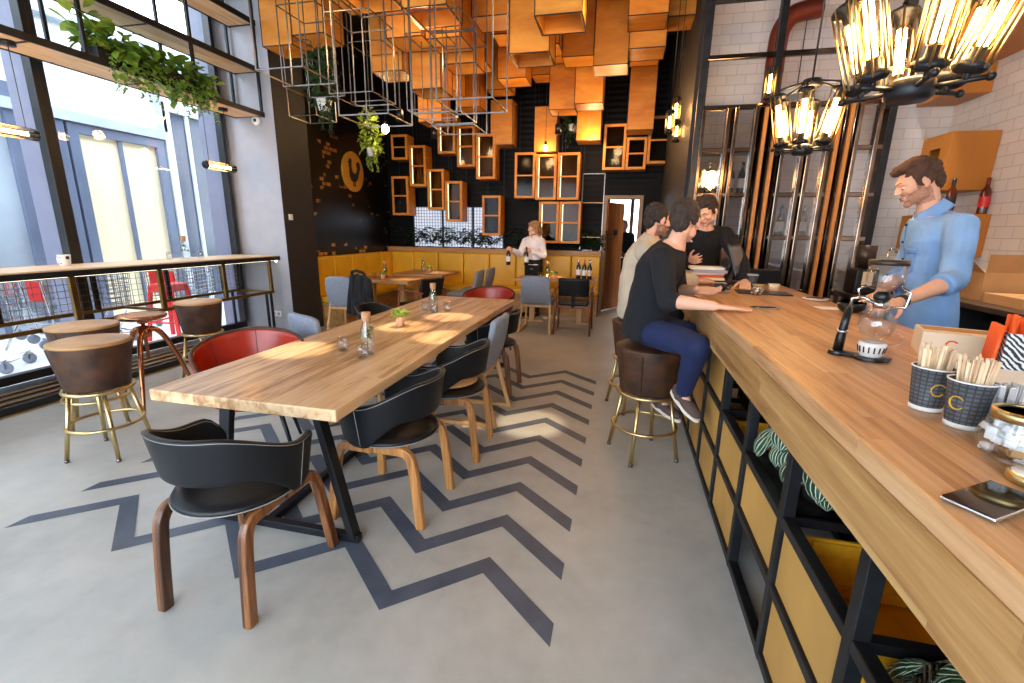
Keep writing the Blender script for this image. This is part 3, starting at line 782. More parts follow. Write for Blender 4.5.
def smooth_path(pts, n):
    """Catmull-Rom"""
    pts = [V(p) for p in pts]; P = [pts[0]] + pts + [pts[-1]]; out = []
    for i in range(1, len(P) - 2):
        for k in range(n):
            u = k / n; a, b_, c, d = P[i - 1], P[i], P[i + 1], P[i + 2]
            out.append(.5 * ((2 * b_) + (c - a) * u + (2 * a - 5 * b_ + 4 * c - d) * u * u + (3 * b_ - a - 3 * c + d) * u ** 3))
    return out + [pts[-1]]
def shell_chair(label, loc, rz, legm=walnut, cushion=None):
    t = thing('shell_armchair', label, 'chair', loc, rz)
    A = R(128)
    def top(th):
        u = abs(th) / A; q = min(1, max(0, (u - .2) / .55)); q = q * q * (3 - 2 * q)
        return .77 - .105 * q - (.09 * max(0, (u - .86) / .14) ** 2)
    def bot(th):
        u = abs(th) / A
        return .575 - .135 * min(1, max(0, (u - .38) / .3)) ** 1.3 + .03 * max(0, (u - .85) / .15)
    def band(u, v):
        th = -A + 2 * A * u
        z = bot(th) + (top(th) - bot(th)) * v
        fl = (z - .43) / .35
        rx = .245 + .055 * fl; ry = .235 + .055 * fl
        return V((rx * math.sin(th), -ry * math.cos(th) + .01, z))
    m = MB(); m.sheet(band, 49, 9)
    st = [band(k / 48, .955) + (V((band(k / 48, .955).x, band(k / 48, .955).y, 0)).normalized() * .0115) for k in range(1, 48)]
    m.build('back_shell', bleather, t, solid=.022, bevel=.006)
    q = MB(); q.tube(st, .0016, 4); st2 = [band(k / 48, .955) - (V((band(k / 48, .955).x, band(k / 48, .955).y, 0)).normalized() * .0115) for k in range(1, 48)]; q.tube(st2, .0016, 4)
    for s in (.13, .87):
        q.tube([band(s, v) + V((band(s, v).x, band(s, v).y, 0)).normalized() * .0118 for v in (.05, .3, .6, .94)], .002, 4)
    q.build('stitching', stitch, t)
    s = MB(); s.lathe([(0, .425), (.2, .428), (.238, .44), (.244, .455), (.236, .468), (.2, .478), (.1, .487), (0, .489)], 36, sy=1.03)
    s.build('seat', bleather, t)
    MB().tube([(.243 * math.cos(a), .25 * math.sin(a), .447) for a in [2 * PI * k / 40 for k in range(40)]], .003, 6, True).build('seat_piping', stitch, t)
    if cushion: MB().lathe([(0, .487), (.17, .487), (.2, .498), (.195, .51), (.15, .522), (0, .528)], 32).build('cushion', cushion, t)
    for sx, p in leg_paths():
        l = MB(); ribbon(l, smooth_path(p, 5), .036, .046); l.build('leg', legm, t, bevel=.006)
    return t
shell_chair('black leather shell armchair with walnut legs at the near end of the long oak table', (-1.50, 1.43, 0), R(2))
shell_chair('black shell armchair tucked at the aisle side of the oak table, nearest of that row', (-1.15, 2.10, 0), R(88), ashw_leg := wood('honey_bentwood', srgb(140, 90, 44), srgb(188, 130, 70), srgb(206, 154, 92), 'z', 'x', .012, 20, .38, .8, knots=False, coat=.15))
shell_chair('black shell armchair with a tan seat cushion on the aisle side of the oak table', (-1.10, 2.82, 0), R(92), ashw_leg, cushion_t)
shell_chair('black shell armchair at the far aisle corner of the oak table, past the grey chair', (-1.17, 4.12, 0), R(88), walnut)
shell_chair('black shell armchair on the window side of the oak table, mostly hidden by the tabletop', (-2.24, 4.08, 0), R(-90), walnut)

# -------- grey upholstered side chair on pale wood frame (sitter looks along +y)
def felt_chair(label, loc, rz, sled=True):
    t = thing('felt_chair', label, 'chair', loc, rz)
    def back(u, v):
        x = -.23 + .46 * u; cx = (u - .5) * 2
        return V((x * (1 - .12 * v + .04 * math.sin(PI * v)), -.215 - .10 * v - .02 * math.sin(PI * v) + .045 * cx * cx, .45 + .41 * v - .03 * (abs(cx) ** 4) * v))
    MB().sheet(back, 15, 11).build('backrest', gfabric, t, solid=.05, bevel=.018)
    MB().b2((-.235, -.22, .42), (.235, .235, .485)).build('seat', gfabric, t, bevel=.025)
    f = MB(); f.b2((-.225, -.205, .385), (.225, -.17, .42)); f.b2((-.225, .19, .385), (.225, .225, .42)); f.b2((-.225, -.2, .385), (-.19, .22, .42)); f.b2((.19, -.2, .385), (.225, .22, .42))
    f.build('seat_frame', ashw, t, bevel=.004)
    for sx in (-1, 1):
        MB().bar((sx * .235, .22, .02), (sx * .215, .2, .42), .034, .034).build('leg', ashw, t, bevel=.006)
        MB().bar((sx * .235, -.3, .02), (sx * .215, -.19, .44), .034, .034).build('leg', ashw, t, bevel=.006)
        if sled: MB().b2((sx * .235 - .017, -.32, 0), (sx * .235 + .017, .24, .03)).build('runner', ashw, t, bevel=.004)
    return t
felt_chair('grey felt chair on the aisle side of the oak table, between two black shells', (-1.17, 3.42, 0), R(90))
felt_chair('grey felt chair on the window side of the oak table beside the red tub chair', (-2.24, 3.25, 0), R(-25))
felt_chair('grey felt chair with a black jacket over its back at the nearer booth table', (-3.76, 5.85, 0), R(4))
felt_chair('grey felt chair seen from behind at the table with wine bottles', (-1.20, 6.92, 0), R(0))
felt_chair('grey felt chair at the farther left booth table, nearer of two', (-2.55, 7.35, 0), R(90))
felt_chair('grey felt chair at the farther left booth table, farther of two', (-2.52, 7.92, 0), R(90))
# jacket over the chair back
t = thing('jacket', 'black jacket hanging over the back of a grey chair by the booth', 'jacket', (-3.40, 5.53, 0), R(-14))
def jk(u, v):
    a = -1.1 + 2.2 * u
    fold = .018 * math.sin(u * 19 + v * 3) + .01 * math.sin(u * 37)
    return V((.19 * math.sin(a) * (1 + .25 * v) + .02, -.03 - (.035 + .08 * v) * math.cos(a) * .8 + fold, .92 - .55 * v - .05 * abs(math.sin(a)) * (1 - v)))
MB().sheet(jk, 40, 24).build('body', blackcloth := mat('black_cloth', srgb(22, 22, 26), .9, var=.2, scale=30, bump=.3, bscale=25), t, solid=.02)
c = MB(); c.tube([(-.11, -.03, .88), (-.09, -.05, .935), (0, -.06, .955), (.11, -.05, .93), (.14, -.03, .87)], .02, 8); c.build('collar', blackcloth, t)
c = MB(); c.chain([(.2, -.06, .82), (.25, -.09, .62), (.24, -.08, .42)], [.05, .048, .04]); c.build('sleeve', blackcloth, t)

# -------- tub chair in red leather
def tub_chair(label, loc, rz):
    t = thing('tub_chair', label, 'chair', loc, rz)
    A = R(138)
    def shell(u, v):
        th = -A + 2 * A * u; k = abs(th) / A
        zt = .80 - .14 * k ** 1.6 - .06 * max(0, (k - .85) / .15)
        z = .40 + (zt - .40) * v
        rr_ = .235 + .075 * v ** .7
        return V((rr_ * 1.03 * math.sin(th), -rr_ * math.cos(th), z))
    MB().sheet(shell, 45, 12).build('back_shell', rleather, t, solid=.028, bevel=.01)
    e = MB(); e.tube([shell(k / 44, 1) + V((0, 0, .004)) for k in range(45)], .012, 8); e.build('edge_piping', brleather, t)
    MB().lathe([(0, .37), (.2, .372), (.24, .39), (.245, .43), (.23, .46), (.16, .475), (0, .48)], 36).build('seat', rleather, t)
    sm = MB()
    for s in (.3, .5, .7): sm.tube([shell(s, v) * 1.0 + V((0, 0, 0)) - V((shell(s, v).x, shell(s, v).y, 0)).normalized() * .0145 for v in (.2, .5, .8, .98)], .002, 4)
    sm.build('seam', brleather, t)
    for sx in (-1, 1):
        for sy in (-1, 1): MB().tube([(sx * .15, sy * .15, .38), (sx * .23, sy * .22, .0)], [.016, .011], 10).build('leg', bsteel, t)
tub_chair('glossy red leather tub chair on the window side of the oak table', (-2.31, 2.40, 0), R(-146))
tub_chair('red leather tub chair at the far end of the long oak table', (-1.55, 5.36, 0), R(176))

# -------- walnut armchair with black pads
def arm_chair(label, loc, rz, pad=bleather, wd=walnut2):
    t = thing('wooden_armchair', label, 'chair', loc, rz)
    def back(u, v):
        x = -.225 + .45 * u; cx = (u - .5) * 2
        return V((x, -.20 - .07 * v + .04 * cx * cx, .57 + .27 * v))
    MB().sheet(back, 13, 7).build('backrest', pad, t, solid=.045, bevel=.018)
    MB().b2((-.22, -.21, .43), (.22, .24, .485)).build('seat', pad, t, bevel=.02)
    MB().bar((0, -.2, .4), (0, -.245, .6), .05, .012).build('back_support', bsteel, t)
    MB().b2((-.24, -.2, .39), (.24, -.165, .43)).build('seat_rail', wd, t, bevel=.004); MB().b2((-.24, .19, .39), (.24, .225, .43)).build('seat_rail', wd, t, bevel=.004)
    for sx in (-1, 1):
        MB().tube([(sx * .27, .25, 0), (sx * .255, .21, .4), (sx * .26, .17, .655)], [.013, .018, .016], 10).build('leg', wd, t)
        MB().tube([(sx * .27, -.3, 0), (sx * .255, -.24, .4), (sx * .262, -.24, .66)], [.013, .018, .016], 10).build('leg', wd, t)
        MB().tube(smooth_path([(sx * .262, -.28, .655), (sx * .272, -.1, .672), (sx * .268, .12, .676), (sx * .255, .24, .668)], 5), .026, 10, sy=.5).build('armrest', wd, t)
        MB().bar((sx * .25, -.2, .41), (sx * .25, .2, .41), .02, .03).build('side_rail', wd, t)
arm_chair('walnut armchair with black pads seen from behind at the table with wine bottles', (-.64, 6.94, 0), 0)
arm_chair('walnut armchair at the nearer left booth table, its arm showing above the oak table', (-2.75, 6.05, 0), R(70))
# -------- booth tables and benches
def pedestal_table(label, x0, x1, y0, y1, beam='x'):
    cx, cy = (x0 + x1) / 2, (y0 + y1) / 2; w, d = x1 - x0, y1 - y0
    t = thing('booth_table', label, 'table', (cx, cy, 0))
    MB().b2((-w / 2, -d / 2, .705), (w / 2, d / 2, .75)).build('tabletop', oak_small, t, bevel=.005)
    for s in (-1, 1):
        p = (s * (w / 2 - .25), 0) if beam == 'x' else (0, s * (d / 2 - .2))
        MB().b2((p[0] - .045, p[1] - .045, .03), (p[0] + .045, p[1] + .045, .705)).build('leg', ashw, t, bevel=.006)
        q = MB(); q.b2((p[0] - .2, p[1] - .04, 0), (p[0] + .2, p[1] + .04, .03)); q.build('foot', ashw, t, bevel=.006)
oak_small = wood('booth_table_oak', srgb(134, 92, 54), srgb(182, 134, 84), srgb(204, 158, 108), 'x', 'y', .14, 9, .4, .5)
pedestal_table('oak table at the left booth with a potted sprig and carafe, nearer one', -4.05, -3.03, 6.2, 6.85)
pedestal_table('oak table at the left booth corner, farther one', -3.85, -2.93, 7.28, 8.2)
pedestal_table('oak table with three wine bottles in front of the yellow bench', -1.66, -.36, 7.28, 7.86)

def cushioned_bench(name, label, loc, rz, L, zt):
    """bench with its seat front along local -y, running along x from 0 to L"""
    t = thing(name, label, 'bench', loc, rz)
    MB().b2((0, .05, 0), (L, .5, .36)).build('base', booth_w, t, bevel=.004)
    MB().b2((0, 0, .36), (L, .5, .46)).build('seat', yleather, t, bevel=.03)
    n = max(1, round(L / .55)); w = L / n
    for k in range(n):
        MB().b2((k * w + .004, .5, .44), ((k + 1) * w - .004, .62, zt)).build('back_cushion', yleather, t, bevel=.028, seg=3)
    MB().b2((0, .5, 0), (L, .66, .43)).build('back_base', booth_w, t)
    MB().b2((0, .63, .4), (L, .68, zt - .02)).build('back_board', booth_w, t)
    return t
cushioned_bench('booth_bench', 'yellow leather bench with tall padded back along the far wall', (-4.12, 8.22, 0), 0, 3.76, 1.06)
bl_ = cushioned_bench('booth_bench', 'yellow leather bench with tall padded back along the dark left wall', (-4.09, 6.2, 0), R(90), 2.64, 1.06)
MB().b2((2.50, .02, .46), (2.63, .5, 1.06)).build('corner_cushion', yleather, bl_, bevel=.028, seg=3)
t = thing('planter_ledge', 'long wooden planter ledge above the far bench back', 'planter', (0, 0, 0))
MB().b2((-4.76, 8.86, 1.0), (-.36, 9.04, 1.15)).build('ledge', booth_w, t, bevel=.004)
rnd = random.Random(5)
def fol_fern(m, r):
    for k in range(24):
        a = r.uniform(0, 6.28); L_ = r.uniform(.2, .38)
        for j in range(7):
            u = (j + 1) / 7; p = V((math.cos(a) * L_ * u, math.sin(a) * .075 * u - .03, .05 + .62 * L_ / .3 * u - .42 * u * u))
            M = Matrix.Rotation(a + r.choice((-1, 1)) * 1.0 - PI / 2, 3, 'Z') @ Matrix.Rotation(-.3, 3, 'X')
            leafquad(m, p, Matrix.Rotation(.0, 3, 'Z') @ M, .085, .05)
for k in range(13):
    if k in (0, 7): continue
    x = -4.5 + k * .335
    t = thing('planter_fern', 'dark leafy fern in the planter ledge behind the far bench', 'plant', (x, 8.95, 1.15), 0, 'ferns along the planter ledge')
    m = MB(); fol_fern(m, random.Random(k)); m.build('foliage', leaf_d, t, recalc=False)
    MB().lathe([(0, -.1), (.05, -.1), (.06, .02), (0, .02)], 12).build('root_ball', soil, t)

# -------- table settings
def potted(loc, label, s=1.0):
    t = thing('potted_succulent', label, 'plant', loc)
    MB().lathe([(0, 0), (.026 * s, 0), (.034 * s, .07 * s), (.03 * s, .07 * s), (.028 * s, .058 * s), (0, .058 * s)], 8).build('pot', potm, t)
    m = MB(); r = random.Random(int(loc[0] * 77))
    for k in range(34):
        d = V((r.gauss(0, 1), r.gauss(0, 1), abs(r.gauss(0, 1)) + .3)).normalized(); p = V((d.x * .05, d.y * .05, .06 + d.z * .055)) * s
        M = Matrix.Rotation(math.atan2(-d.x, d.y), 3, 'Z') @ Matrix.Rotation(r.uniform(.2, 1.2), 3, 'X')
        leafquad(m, p * .75, M, .05 * s, .028 * s)
    for k in range(8): m.tube([(0, 0, .05 * s), (r.uniform(-.04, .04) * s, r.uniform(-.04, .04) * s, .11 * s)], .003 * s, 5)
    m.build('foliage', leaf_y, t, recalc=False)
potm = mat('peach_clay_pot', srgb(226, 176, 140), .7, var=.06)
carafe((-1.47, 2.43, TH), 'corked glass carafe with mint, nearest on the long oak table')
tumbler((-1.455, 2.345, TH), 'water tumbler standing right in front of the near carafe')
tumbler((-1.66, 2.46, TH), 'water tumbler standing alone left of the near carafe')
potted((-1.665, 3.25, TH), 'small pale succulent in a peach pot midway on the long oak table', 1.15)
carafe((-1.70, 4.0, TH), 'corked glass carafe with mint, farther one on the long oak table')
tumbler((-1.64, 3.88, TH), 'water tumbler in front of the farther carafe on the oak table')
tumbler((-1.78, 3.99, TH), 'water tumbler on the window side of the farther carafe')
tumbler((-1.57, 4.02, TH), 'water tumbler on the aisle side of the farther carafe')
carafe((-3.62, 6.62, .75), 'corked carafe on the nearer left booth table')
potted((-3.55, 6.42, .75), 'potted sprig beside the carafe on the nearer left booth table')
tumbler((-3.74, 6.5, .75), 'tumbler beside the carafe on the nearer left booth table')
carafe((-3.52, 7.86, .75), 'corked carafe on the farther left booth table')
potted((-3.34, 7.74, .75), 'potted sprig on the farther left booth table')
carafe((-1.18, 7.66, .75), 'corked carafe on the wine bottle table by the waitress')
potted((-1.06, 7.58, .75), 'potted succulent on the wine bottle table by the waitress')
tumbler((-1.28, 7.54, .75), 'tumbler on the wine bottle table by the waitress')
t = thing('tealight', 'lit tealight in a small glass on the wine bottle table', 'candle', (-1.16, 7.5, .75))
MB().lathe([(0, 0), (.03, 0), (.034, .06), (.031, .06), (.028, .006), (0, .006)], 18).build('glass_cup', clear, t)
MB().lathe([(0, .007), (.026, .007), (.026, .03), (0, .03)], 16).build('wax', ceram, t)
MB().lathe([(0, .03), (.007, .037), (.004, .05), (0, .06)], 10).build('flame', emit('candle_flame', (1, .6, .2), 45), t)
def wine(loc, label, lab, cap_, body=None):
    t = thing('wine_bottle', label, 'bottle', loc)
    MB().lathe([(0, 0), (.036, 0), (.0375, .008), (.0375, .185), (.03, .215), (.0155, .24), (.0145, .31), (.0, .311)], 22).build('bottle', body or bottle_g, t)
    MB().lathe([(.0382, .06), (.0383, .061), (.0383, .15), (.0382, .151)], 22).build('paper_label', lab, t)
    MB().lathe([(.0152, .255), (.0158, .256), (.0158, .314), (0, .315)], 16).build('foil_cap', cap_, t)
    return t
bottle_g = mat('dark_bottle_glass', srgb(16, 20, 18), .08, var=.1, coat=.5)
wine((-.66, 7.62, .75), 'wine bottle with silver cap, leftmost of the three on the table', paper, chrome)
wine((-.56, 7.56, .75), 'wine bottle with orange cap, middle of the three on the table', paper, orange_p)
wine((-.47, 7.5, .75), 'wine bottle with cream label, rightmost of the three on the table', creamcard, chrome)
# ================================================================== BAR COUNTER
CX0, CX1, CY0, CY1, CH = .5, 1.3, -.55, 4.45, 1.1
t = thing('countertop', 'thick laminated oak bar top with a deep front apron', 'countertop', (0, 0, 0))
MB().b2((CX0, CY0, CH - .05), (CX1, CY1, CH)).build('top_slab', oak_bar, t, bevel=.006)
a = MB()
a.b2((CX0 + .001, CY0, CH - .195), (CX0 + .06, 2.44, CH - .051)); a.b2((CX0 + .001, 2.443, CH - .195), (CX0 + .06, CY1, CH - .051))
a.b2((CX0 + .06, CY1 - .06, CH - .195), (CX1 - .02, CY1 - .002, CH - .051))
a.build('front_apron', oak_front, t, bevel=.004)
PY_ = [1.04 + .483 * k for k in range(-3, 8)]
FX = .6
t = thing('counter_frame', 'black steel grid frame with yellow stained panels under the bar top', 'counter frame', (FX, 0, 0))
for y in PY_:
    MB().b2((-.02, y - .02, 0), (.02, y + .02, CH - .051)).build('post', bsteel, t, bevel=.003)
    MB().b2((.56, y - .02, 0), (.6, y + .02, CH - .051)).build('post', bsteel, t, bevel=.003)
ya, yb = PY_[0], PY_[-1]
for z in (.02, .31, .575, .885):
    MB().b2((-.019, ya, z - .018), (.019, yb, z + .018)).build('rail', bsteel, t, bevel=.003)
    MB().b2((.561, ya, z - .018), (.599, yb, z + .018)).build('rail', bsteel, t, bevel=.003)
for y in PY_:
    for z in (.31, .575): MB().b2((.02, y - .015, z - .015), (.56, y + .015, z + .015)).build('cross_bar', bsteel, t)
ROW = ((.04, .29), (.33, .555), (.597, .865))
def cell(k, r): return PY_[k] + .022, PY_[k + 1] - .022, ROW[r][0], ROW[r][1]
# k index: 3 = 1.04..1.52
for k, rows in {0: (0, 1), 1: (0, 1), 2: (0,), 3: (0, 1), 4: (1,), 5: (0, 1), 6: (0, 1, 2), 7: (0, 1, 2), 8: (0, 1), 9: (0, 1, 2)}.items():
    for r in rows:
        y0, y1, z0, z1 = cell(k, r)
        MB().b2((-.006, y0, z0), (.01, y1, z1)).build('panel', panel_w, t, bevel=.002)
bk = MB(); bk.b2((.6, ya, .02), (.615, yb, CH - .06)); bk.build('back_panel', dark, t)
for a_, b_, z_ in ((PY_[4], PY_[5], .575), (PY_[2] + .02, PY_[3] - .02, .41)): MB().b2((.02, a_, z_), (.56, b_, z_ + .015)).build('tray', rawsteel, t)
# yellow crates standing on the frame rails
def crate(k, r, label):
    y0, y1, z0, z1 = cell(k, r)
    t = thing('yellow_crate', label, 'crate', (FX + .04, (y0 + y1) / 2, z0 - .003))
    w = y1 - y0 - .01; h = z1 - z0 - .01; d = .48
    c = MB()
    c.b2((0, -w / 2, 0), (d, w / 2, .012)); c.b2((d - .012, -w / 2, .012), (d, w / 2, h)); c.b2((0.012, -w / 2, .012), (d - .012, -w / 2 + .012, h)); c.b2((.012, w / 2 - .012, .012), (d - .012, w / 2, h)); c.b2((0, -w / 2, .012), (.014, w / 2, h))
    c.build('box', yellow_w, t, bevel=.002)
    f = MB()
    f.b2((-.014, -w / 2, h - .05), (0, w / 2, h)); f.b2((-.014, -w / 2, .01), (0, w / 2, .055)); f.b2((-.014, -w / 2, .055), (0, -w / 2 + .05, h - .05)); f.b2((-.014, w / 2 - .05, .055), (0, w / 2, h - .05))
    yq = w / 2 - .0125
    f.b2((.03, yq - .012, h - .05), (d - .03, yq, h - .005)); f.b2((.03, yq - .012, .02), (d - .03, yq, .06)); f.b2((.03, yq - .012, .06), (.08, yq, h - .05)); f.b2((d - .08, yq - .012, .06), (d - .03, yq, h - .05))
    f.b2((d - .024, -w / 2 + .03, h - .05), (d - .0125, w / 2 - .03, h - .005)); f.b2((d - .024, -w / 2 + .03, .06), (d - .0125, w / 2 - .03, .1))
    f.build('front_moulding', yellow_w, t, bevel=.004)
crate(3, 1, 'open yellow wooden crate seen inside the counter frame, just before the striped plants')
crate(5, 1, 'open yellow wooden crate seen inside the counter frame, just past the striped plants')
crate(8, 2, 'yellow wooden crate in the top row of the counter frame, by the seated men')
# striped plants
strm, nt, b = newmat('striped_leaf'); L = nt.links.new
uv = N(nt, 'ShaderNodeUVMap'); sp = N(nt, 'ShaderNodeSeparateXYZ'); L(uv.outputs[0], sp.inputs[0])
m_ = N(nt, 'ShaderNodeMath', operation='MULTIPLY'); m_.inputs[1].default_value = 6.283 * 6; L(sp.outputs[0], m_.inputs[0])
s_ = N(nt, 'ShaderNodeMath', operation='COSINE'); L(m_.outputs[0], s_.inputs[0])
cl = ramp(nt, s_.outputs[0], [(.6, srgb(22, 62, 34)), (.8, srgb(206, 222, 200))]); L(cl, b.inputs['Base Color']); b.inputs['Roughness'].default_value = .35
def striped_plant(loc, label, n, rx, ry, seed):
    t = thing('striped_plant', label, 'plant', loc)
    MB().lathe([(0, 0), (.05, 0), (.06, .06), (.056, .06), (.054, .05), (0, .05)], 20).build('pot', dark, t)
    r = random.Random(seed); m = MB()
    for k in range(n):
        a = r.uniform(0, 6.28); q = math.sqrt(r.random())
        c = V((rx * q * math.cos(a), ry * q * math.sin(a), .05 + .13 * (1 - q * q) + r.uniform(0, .06)))
        M = Matrix.Rotation(a - PI / 2, 3, 'Z') @ Matrix.Rotation(-.35 - q * .95 + r.uniform(-.25, .25), 3, 'X')
        W = r.uniform(.036, .05)
        def lf(u, v):
            w = W * math.sin(PI * min(1, (.05 + .95 * v))) ** .55
            x = (u - .5) * 2
            return M @ V((x * w, (v - .4) * W * 2.15, .5 * W * (1 - x * x) * math.sin(PI * v) - .012 * v)) + c
        m.sheet(lf, 9, 7, uvs=True)
        m.tube([(0, 0, .09), c * .7 + V((0, 0, .02)), M @ V((0, -W, 0)) + c], .0025, 5, mi=1)
    m.build('foliage', [strm, red_p if False else stemm], t, recalc=False)
striped_plant((.71, 1.86, .59), 'round leafed striped plant in the counter frame, far side of the pair', 60, .11, .13, 2)
striped_plant((.745, 1.66, .59), 'round leafed striped plant in the counter frame, near side of the pair', 60, .12, .13, 3)
striped_plant((.735, .87, .425), 'round leafed striped plant low in the counter frame at the photo bottom', 60, .12, .18, 4)

# ------------------------------------------------ bar stools on the aisle side (used by the sitting men)
drum_stool('bar_stool', 'brown leather drum stool under the man in the black sweater', (.235, 3.06, 0), .45, .78, brleather, .225)
drum_stool('bar_stool', 'brown leather drum stool under the man in the beige jacket', (.19, 3.95, 0), .45, .78, brleather, .225)

# ------------------------------------------------ things on the counter
def rot_thing(name, label, cat, x, y, rz=0, z=CH, group=None): return thing(name, label, cat, (x, y, z), rz, group)
# phone, nearest
def phone(label, x, y, rz, L_=.138, W_=.068):
    t = rot_thing('smartphone', label, 'phone', x, y, rz)
    MB().b2((-L_ / 2, -W_ / 2, .0005), (L_ / 2, W_ / 2, .008)).build('body', chrome, t, bevel=.003)
    MB().b2((-L_ / 2 + .002, -W_ / 2 + .002, .008), (L_ / 2 - .002, W_ / 2 - .002, .0086)).build('screen', blackscreen, t)
blackscreen = mat('black_screen_glass', srgb(10, 10, 12), .06, var=.05, coat=.6)
phone('glossy black phone lying at the counter edge near the sugar jar', .588, .785, R(34))
phone('black phone lying in front of the seated man\'s hand', .80, 2.77, R(8))
t = rot_thing('jar_cover', 'round brass jar lid lying beside the sugar jar', 'lid', .70, .87)
MB().lathe([(0, 0), (.032, 0), (.034, .003), (.034, .014), (.031, .017), (0, .017)], 30).build('rim', brass, t)
MB().lathe([(0, .0171), (.029, .0171), (.028, .019), (0, .0192)], 30).build('inner_seal', paper, t)
def sugar_jar(label, x, y, s, n, grp, lidded=True):
    t = rot_thing('sugar_jar', label, 'jar', x, y)
    MB().lathe([(0, .001), (.034 * s, .001), (.05 * s, .012 * s), (.058 * s, .035 * s), (.055 * s, .06 * s), (.042 * s, .08 * s), (.041 * s, .095 * s), (.038 * s, .095 * s), (.039 * s, .08 * s), (.052 * s, .06 * s), (.055 * s, .035 * s), (.047 * s, .014 * s), (0, .006)], 30).build('jar', clear_thick, t)
    if lidded:
        MB().lathe([(.0415 * s, .079 * s), (.044 * s, .079 * s), (.0445 * s, .096 * s), (.0385 * s, .097 * s), (.0385 * s, .09 * s), (.0415 * s, .09 * s)], 30).build('brass_rim', brass, t)
    r = random.Random(n)
    for k in range(n):
        a = r.uniform(0, 6.28); z = .012 + .066 * (k / n); q = (.044 if z < .06 else .032) * math.sqrt(r.random())
        M = Matrix.Rotation(r.uniform(0, 3), 3, 'Z') @ Matrix.Rotation(r.uniform(-.6, .6), 3, 'X')
        brown = r.random() < .35
        o = MB().box((0, 0, 0), (.017, .017, .013), M).build('sugar_cube', sugar_b if brown else sugar_w, None, (x + q * math.cos(a) * s, y + q * math.sin(a) * s, CH + z * s), bevel=.002)
        o.scale = (s, s, s)
        tag(o, ('brown' if brown else 'white') + ' sugar cube ' + grp, 'sugar cube', ('brown' if brown else 'white') + ' sugar cubes ' + grp)
sugar_w = mat('white_sugar', srgb(246, 244, 240), .8, var=.02, bump=.2, bscale=500); sugar_b = mat('brown_sugar', srgb(206, 158, 104), .8, var=.1, bump=.2, bscale=500)
sugar_jar('open round glass jar of sugar cubes with brass rim, nearest on the counter', .735, .965, 1.0, 72, 'in the near counter jar')
sugar_jar('small round glass jar of sugar cubes farther along by the black folder', .915, 3.37, .8, 14, 'in the small far jar')
# paper cups of wooden stirrers
cupdk, nt, b = newmat('dark_patterned_cup'); L = nt.links.new
tc = N(nt, 'ShaderNodeTexCoord'); sp = N(nt, 'ShaderNodeSeparateXYZ'); L(tc.outputs['Object'], sp.inputs[0])
at = N(nt, 'ShaderNodeMath', operation='ARCTAN2'); L(sp.outputs[1], at.inputs[0]); L(sp.outputs[0], at.inputs[1])
cb = N(nt, 'ShaderNodeCombineXYZ'); m1 = N(nt, 'ShaderNodeMath', operation='MULTIPLY'); m1.inputs[1].default_value = .038; L(at.outputs[0], m1.inputs[0]); L(m1.outputs[0], cb.inputs[0]); L(sp.outputs[2], cb.inputs[1])
br = N(nt, 'ShaderNodeTexBrick'); br.offset = 0; br.inputs['Scale'].default_value = 1; br.inputs['Brick Width'].default_value = .0125; br.inputs['Row Height'].default_value = .0095; br.inputs['Mortar Size'].default_value = .0017; br.inputs['Mortar Smooth'].default_value = .1
br.inputs['Color1'].default_value = (*srgb(92, 94, 98), 1); br.inputs['Color2'].default_value = (*srgb(78, 80, 84), 1); br.inputs['Mortar'].default_value = (*srgb(50, 52, 56), 1)
L(cb.outputs[0], br.inputs['Vector']); L(br.outputs['Color'], b.inputs['Base Color']); b.inputs['Roughness'].default_value = .55
stick_m = mat('pale_wood_stick', srgb(232, 204, 166), .7, var=.12, scale=30)
def stirrer_cup(x, y, label, grp, seed, logo_a):
    t = rot_thing('paper_cup', label, 'cup', x, y)
    MB().lathe([(0, .004), (.029, .004), (.0305, 0), (.0305, .006), (.0405, .104), (.0395, .104), (.029, .008), (0, .008)], 32).build('cup_wall', cupdk, t)
    w = MB(); w.tube([(.0405 * math.cos(a), .0405 * math.sin(a), .105) for a in [2 * PI * k / 32 for k in range(32)]], .0018, 6, True)
    w.build('rolled_rim', paper, t)
    MB().lathe([(.0305, .001), (.0312, .001), (.032, .012), (.0315, .012)], 32).build('base_band', paper, t)
    lg = MB(); pts = []
    for k in range(21):
        a = .6 + 5.1 * k / 20; u = .013 * math.cos(a); v = .058 + .014 * math.sin(a)
        rr_ = .0305 + .01 * (v / .104) + .0008; pts.append((rr_ * math.cos(logo_a + u / rr_), rr_ * math.sin(logo_a + u / rr_), v))
    lg.tube(pts, .0026, 6, sy=.5); lg.build('printed_logo', mat('yellow_print_%d' % seed, srgb(232, 178, 46), .6), t)
    r = random.Random(seed)
    for k in range(42):
        a = r.uniform(0, 6.28); q = math.sqrt(r.random()); bx, by = .02 * q * math.cos(a), .02 * q * math.sin(a); tx, ty = .034 * q * math.cos(a) + r.uniform(-.003, .003), .034 * q * math.sin(a) + r.uniform(-.003, .003)
        h = r.uniform(.145, .16)
        o = MB().bar((0, 0, 0), (tx - bx, ty - by, h - .01), .006, .0018, up=(math.cos(a * 3), math.sin(a * 3), .1)).build('wooden_stirrer', stick_m, None, (x + bx, y + by, CH + .009))
        tag(o, 'flat wooden stirrer standing ' + grp, 'stirrer', 'stirrers ' + grp)
stirrer_cup(.735, 1.225, 'dark patterned paper cup of wooden stirrers, farther of the two', 'in the farther patterned cup', 4, R(-95))
stirrer_cup(.75, 1.125, 'dark patterned paper cup of wooden stirrers, nearer to the sugar jar', 'in the nearer patterned cup', 5, R(-150))
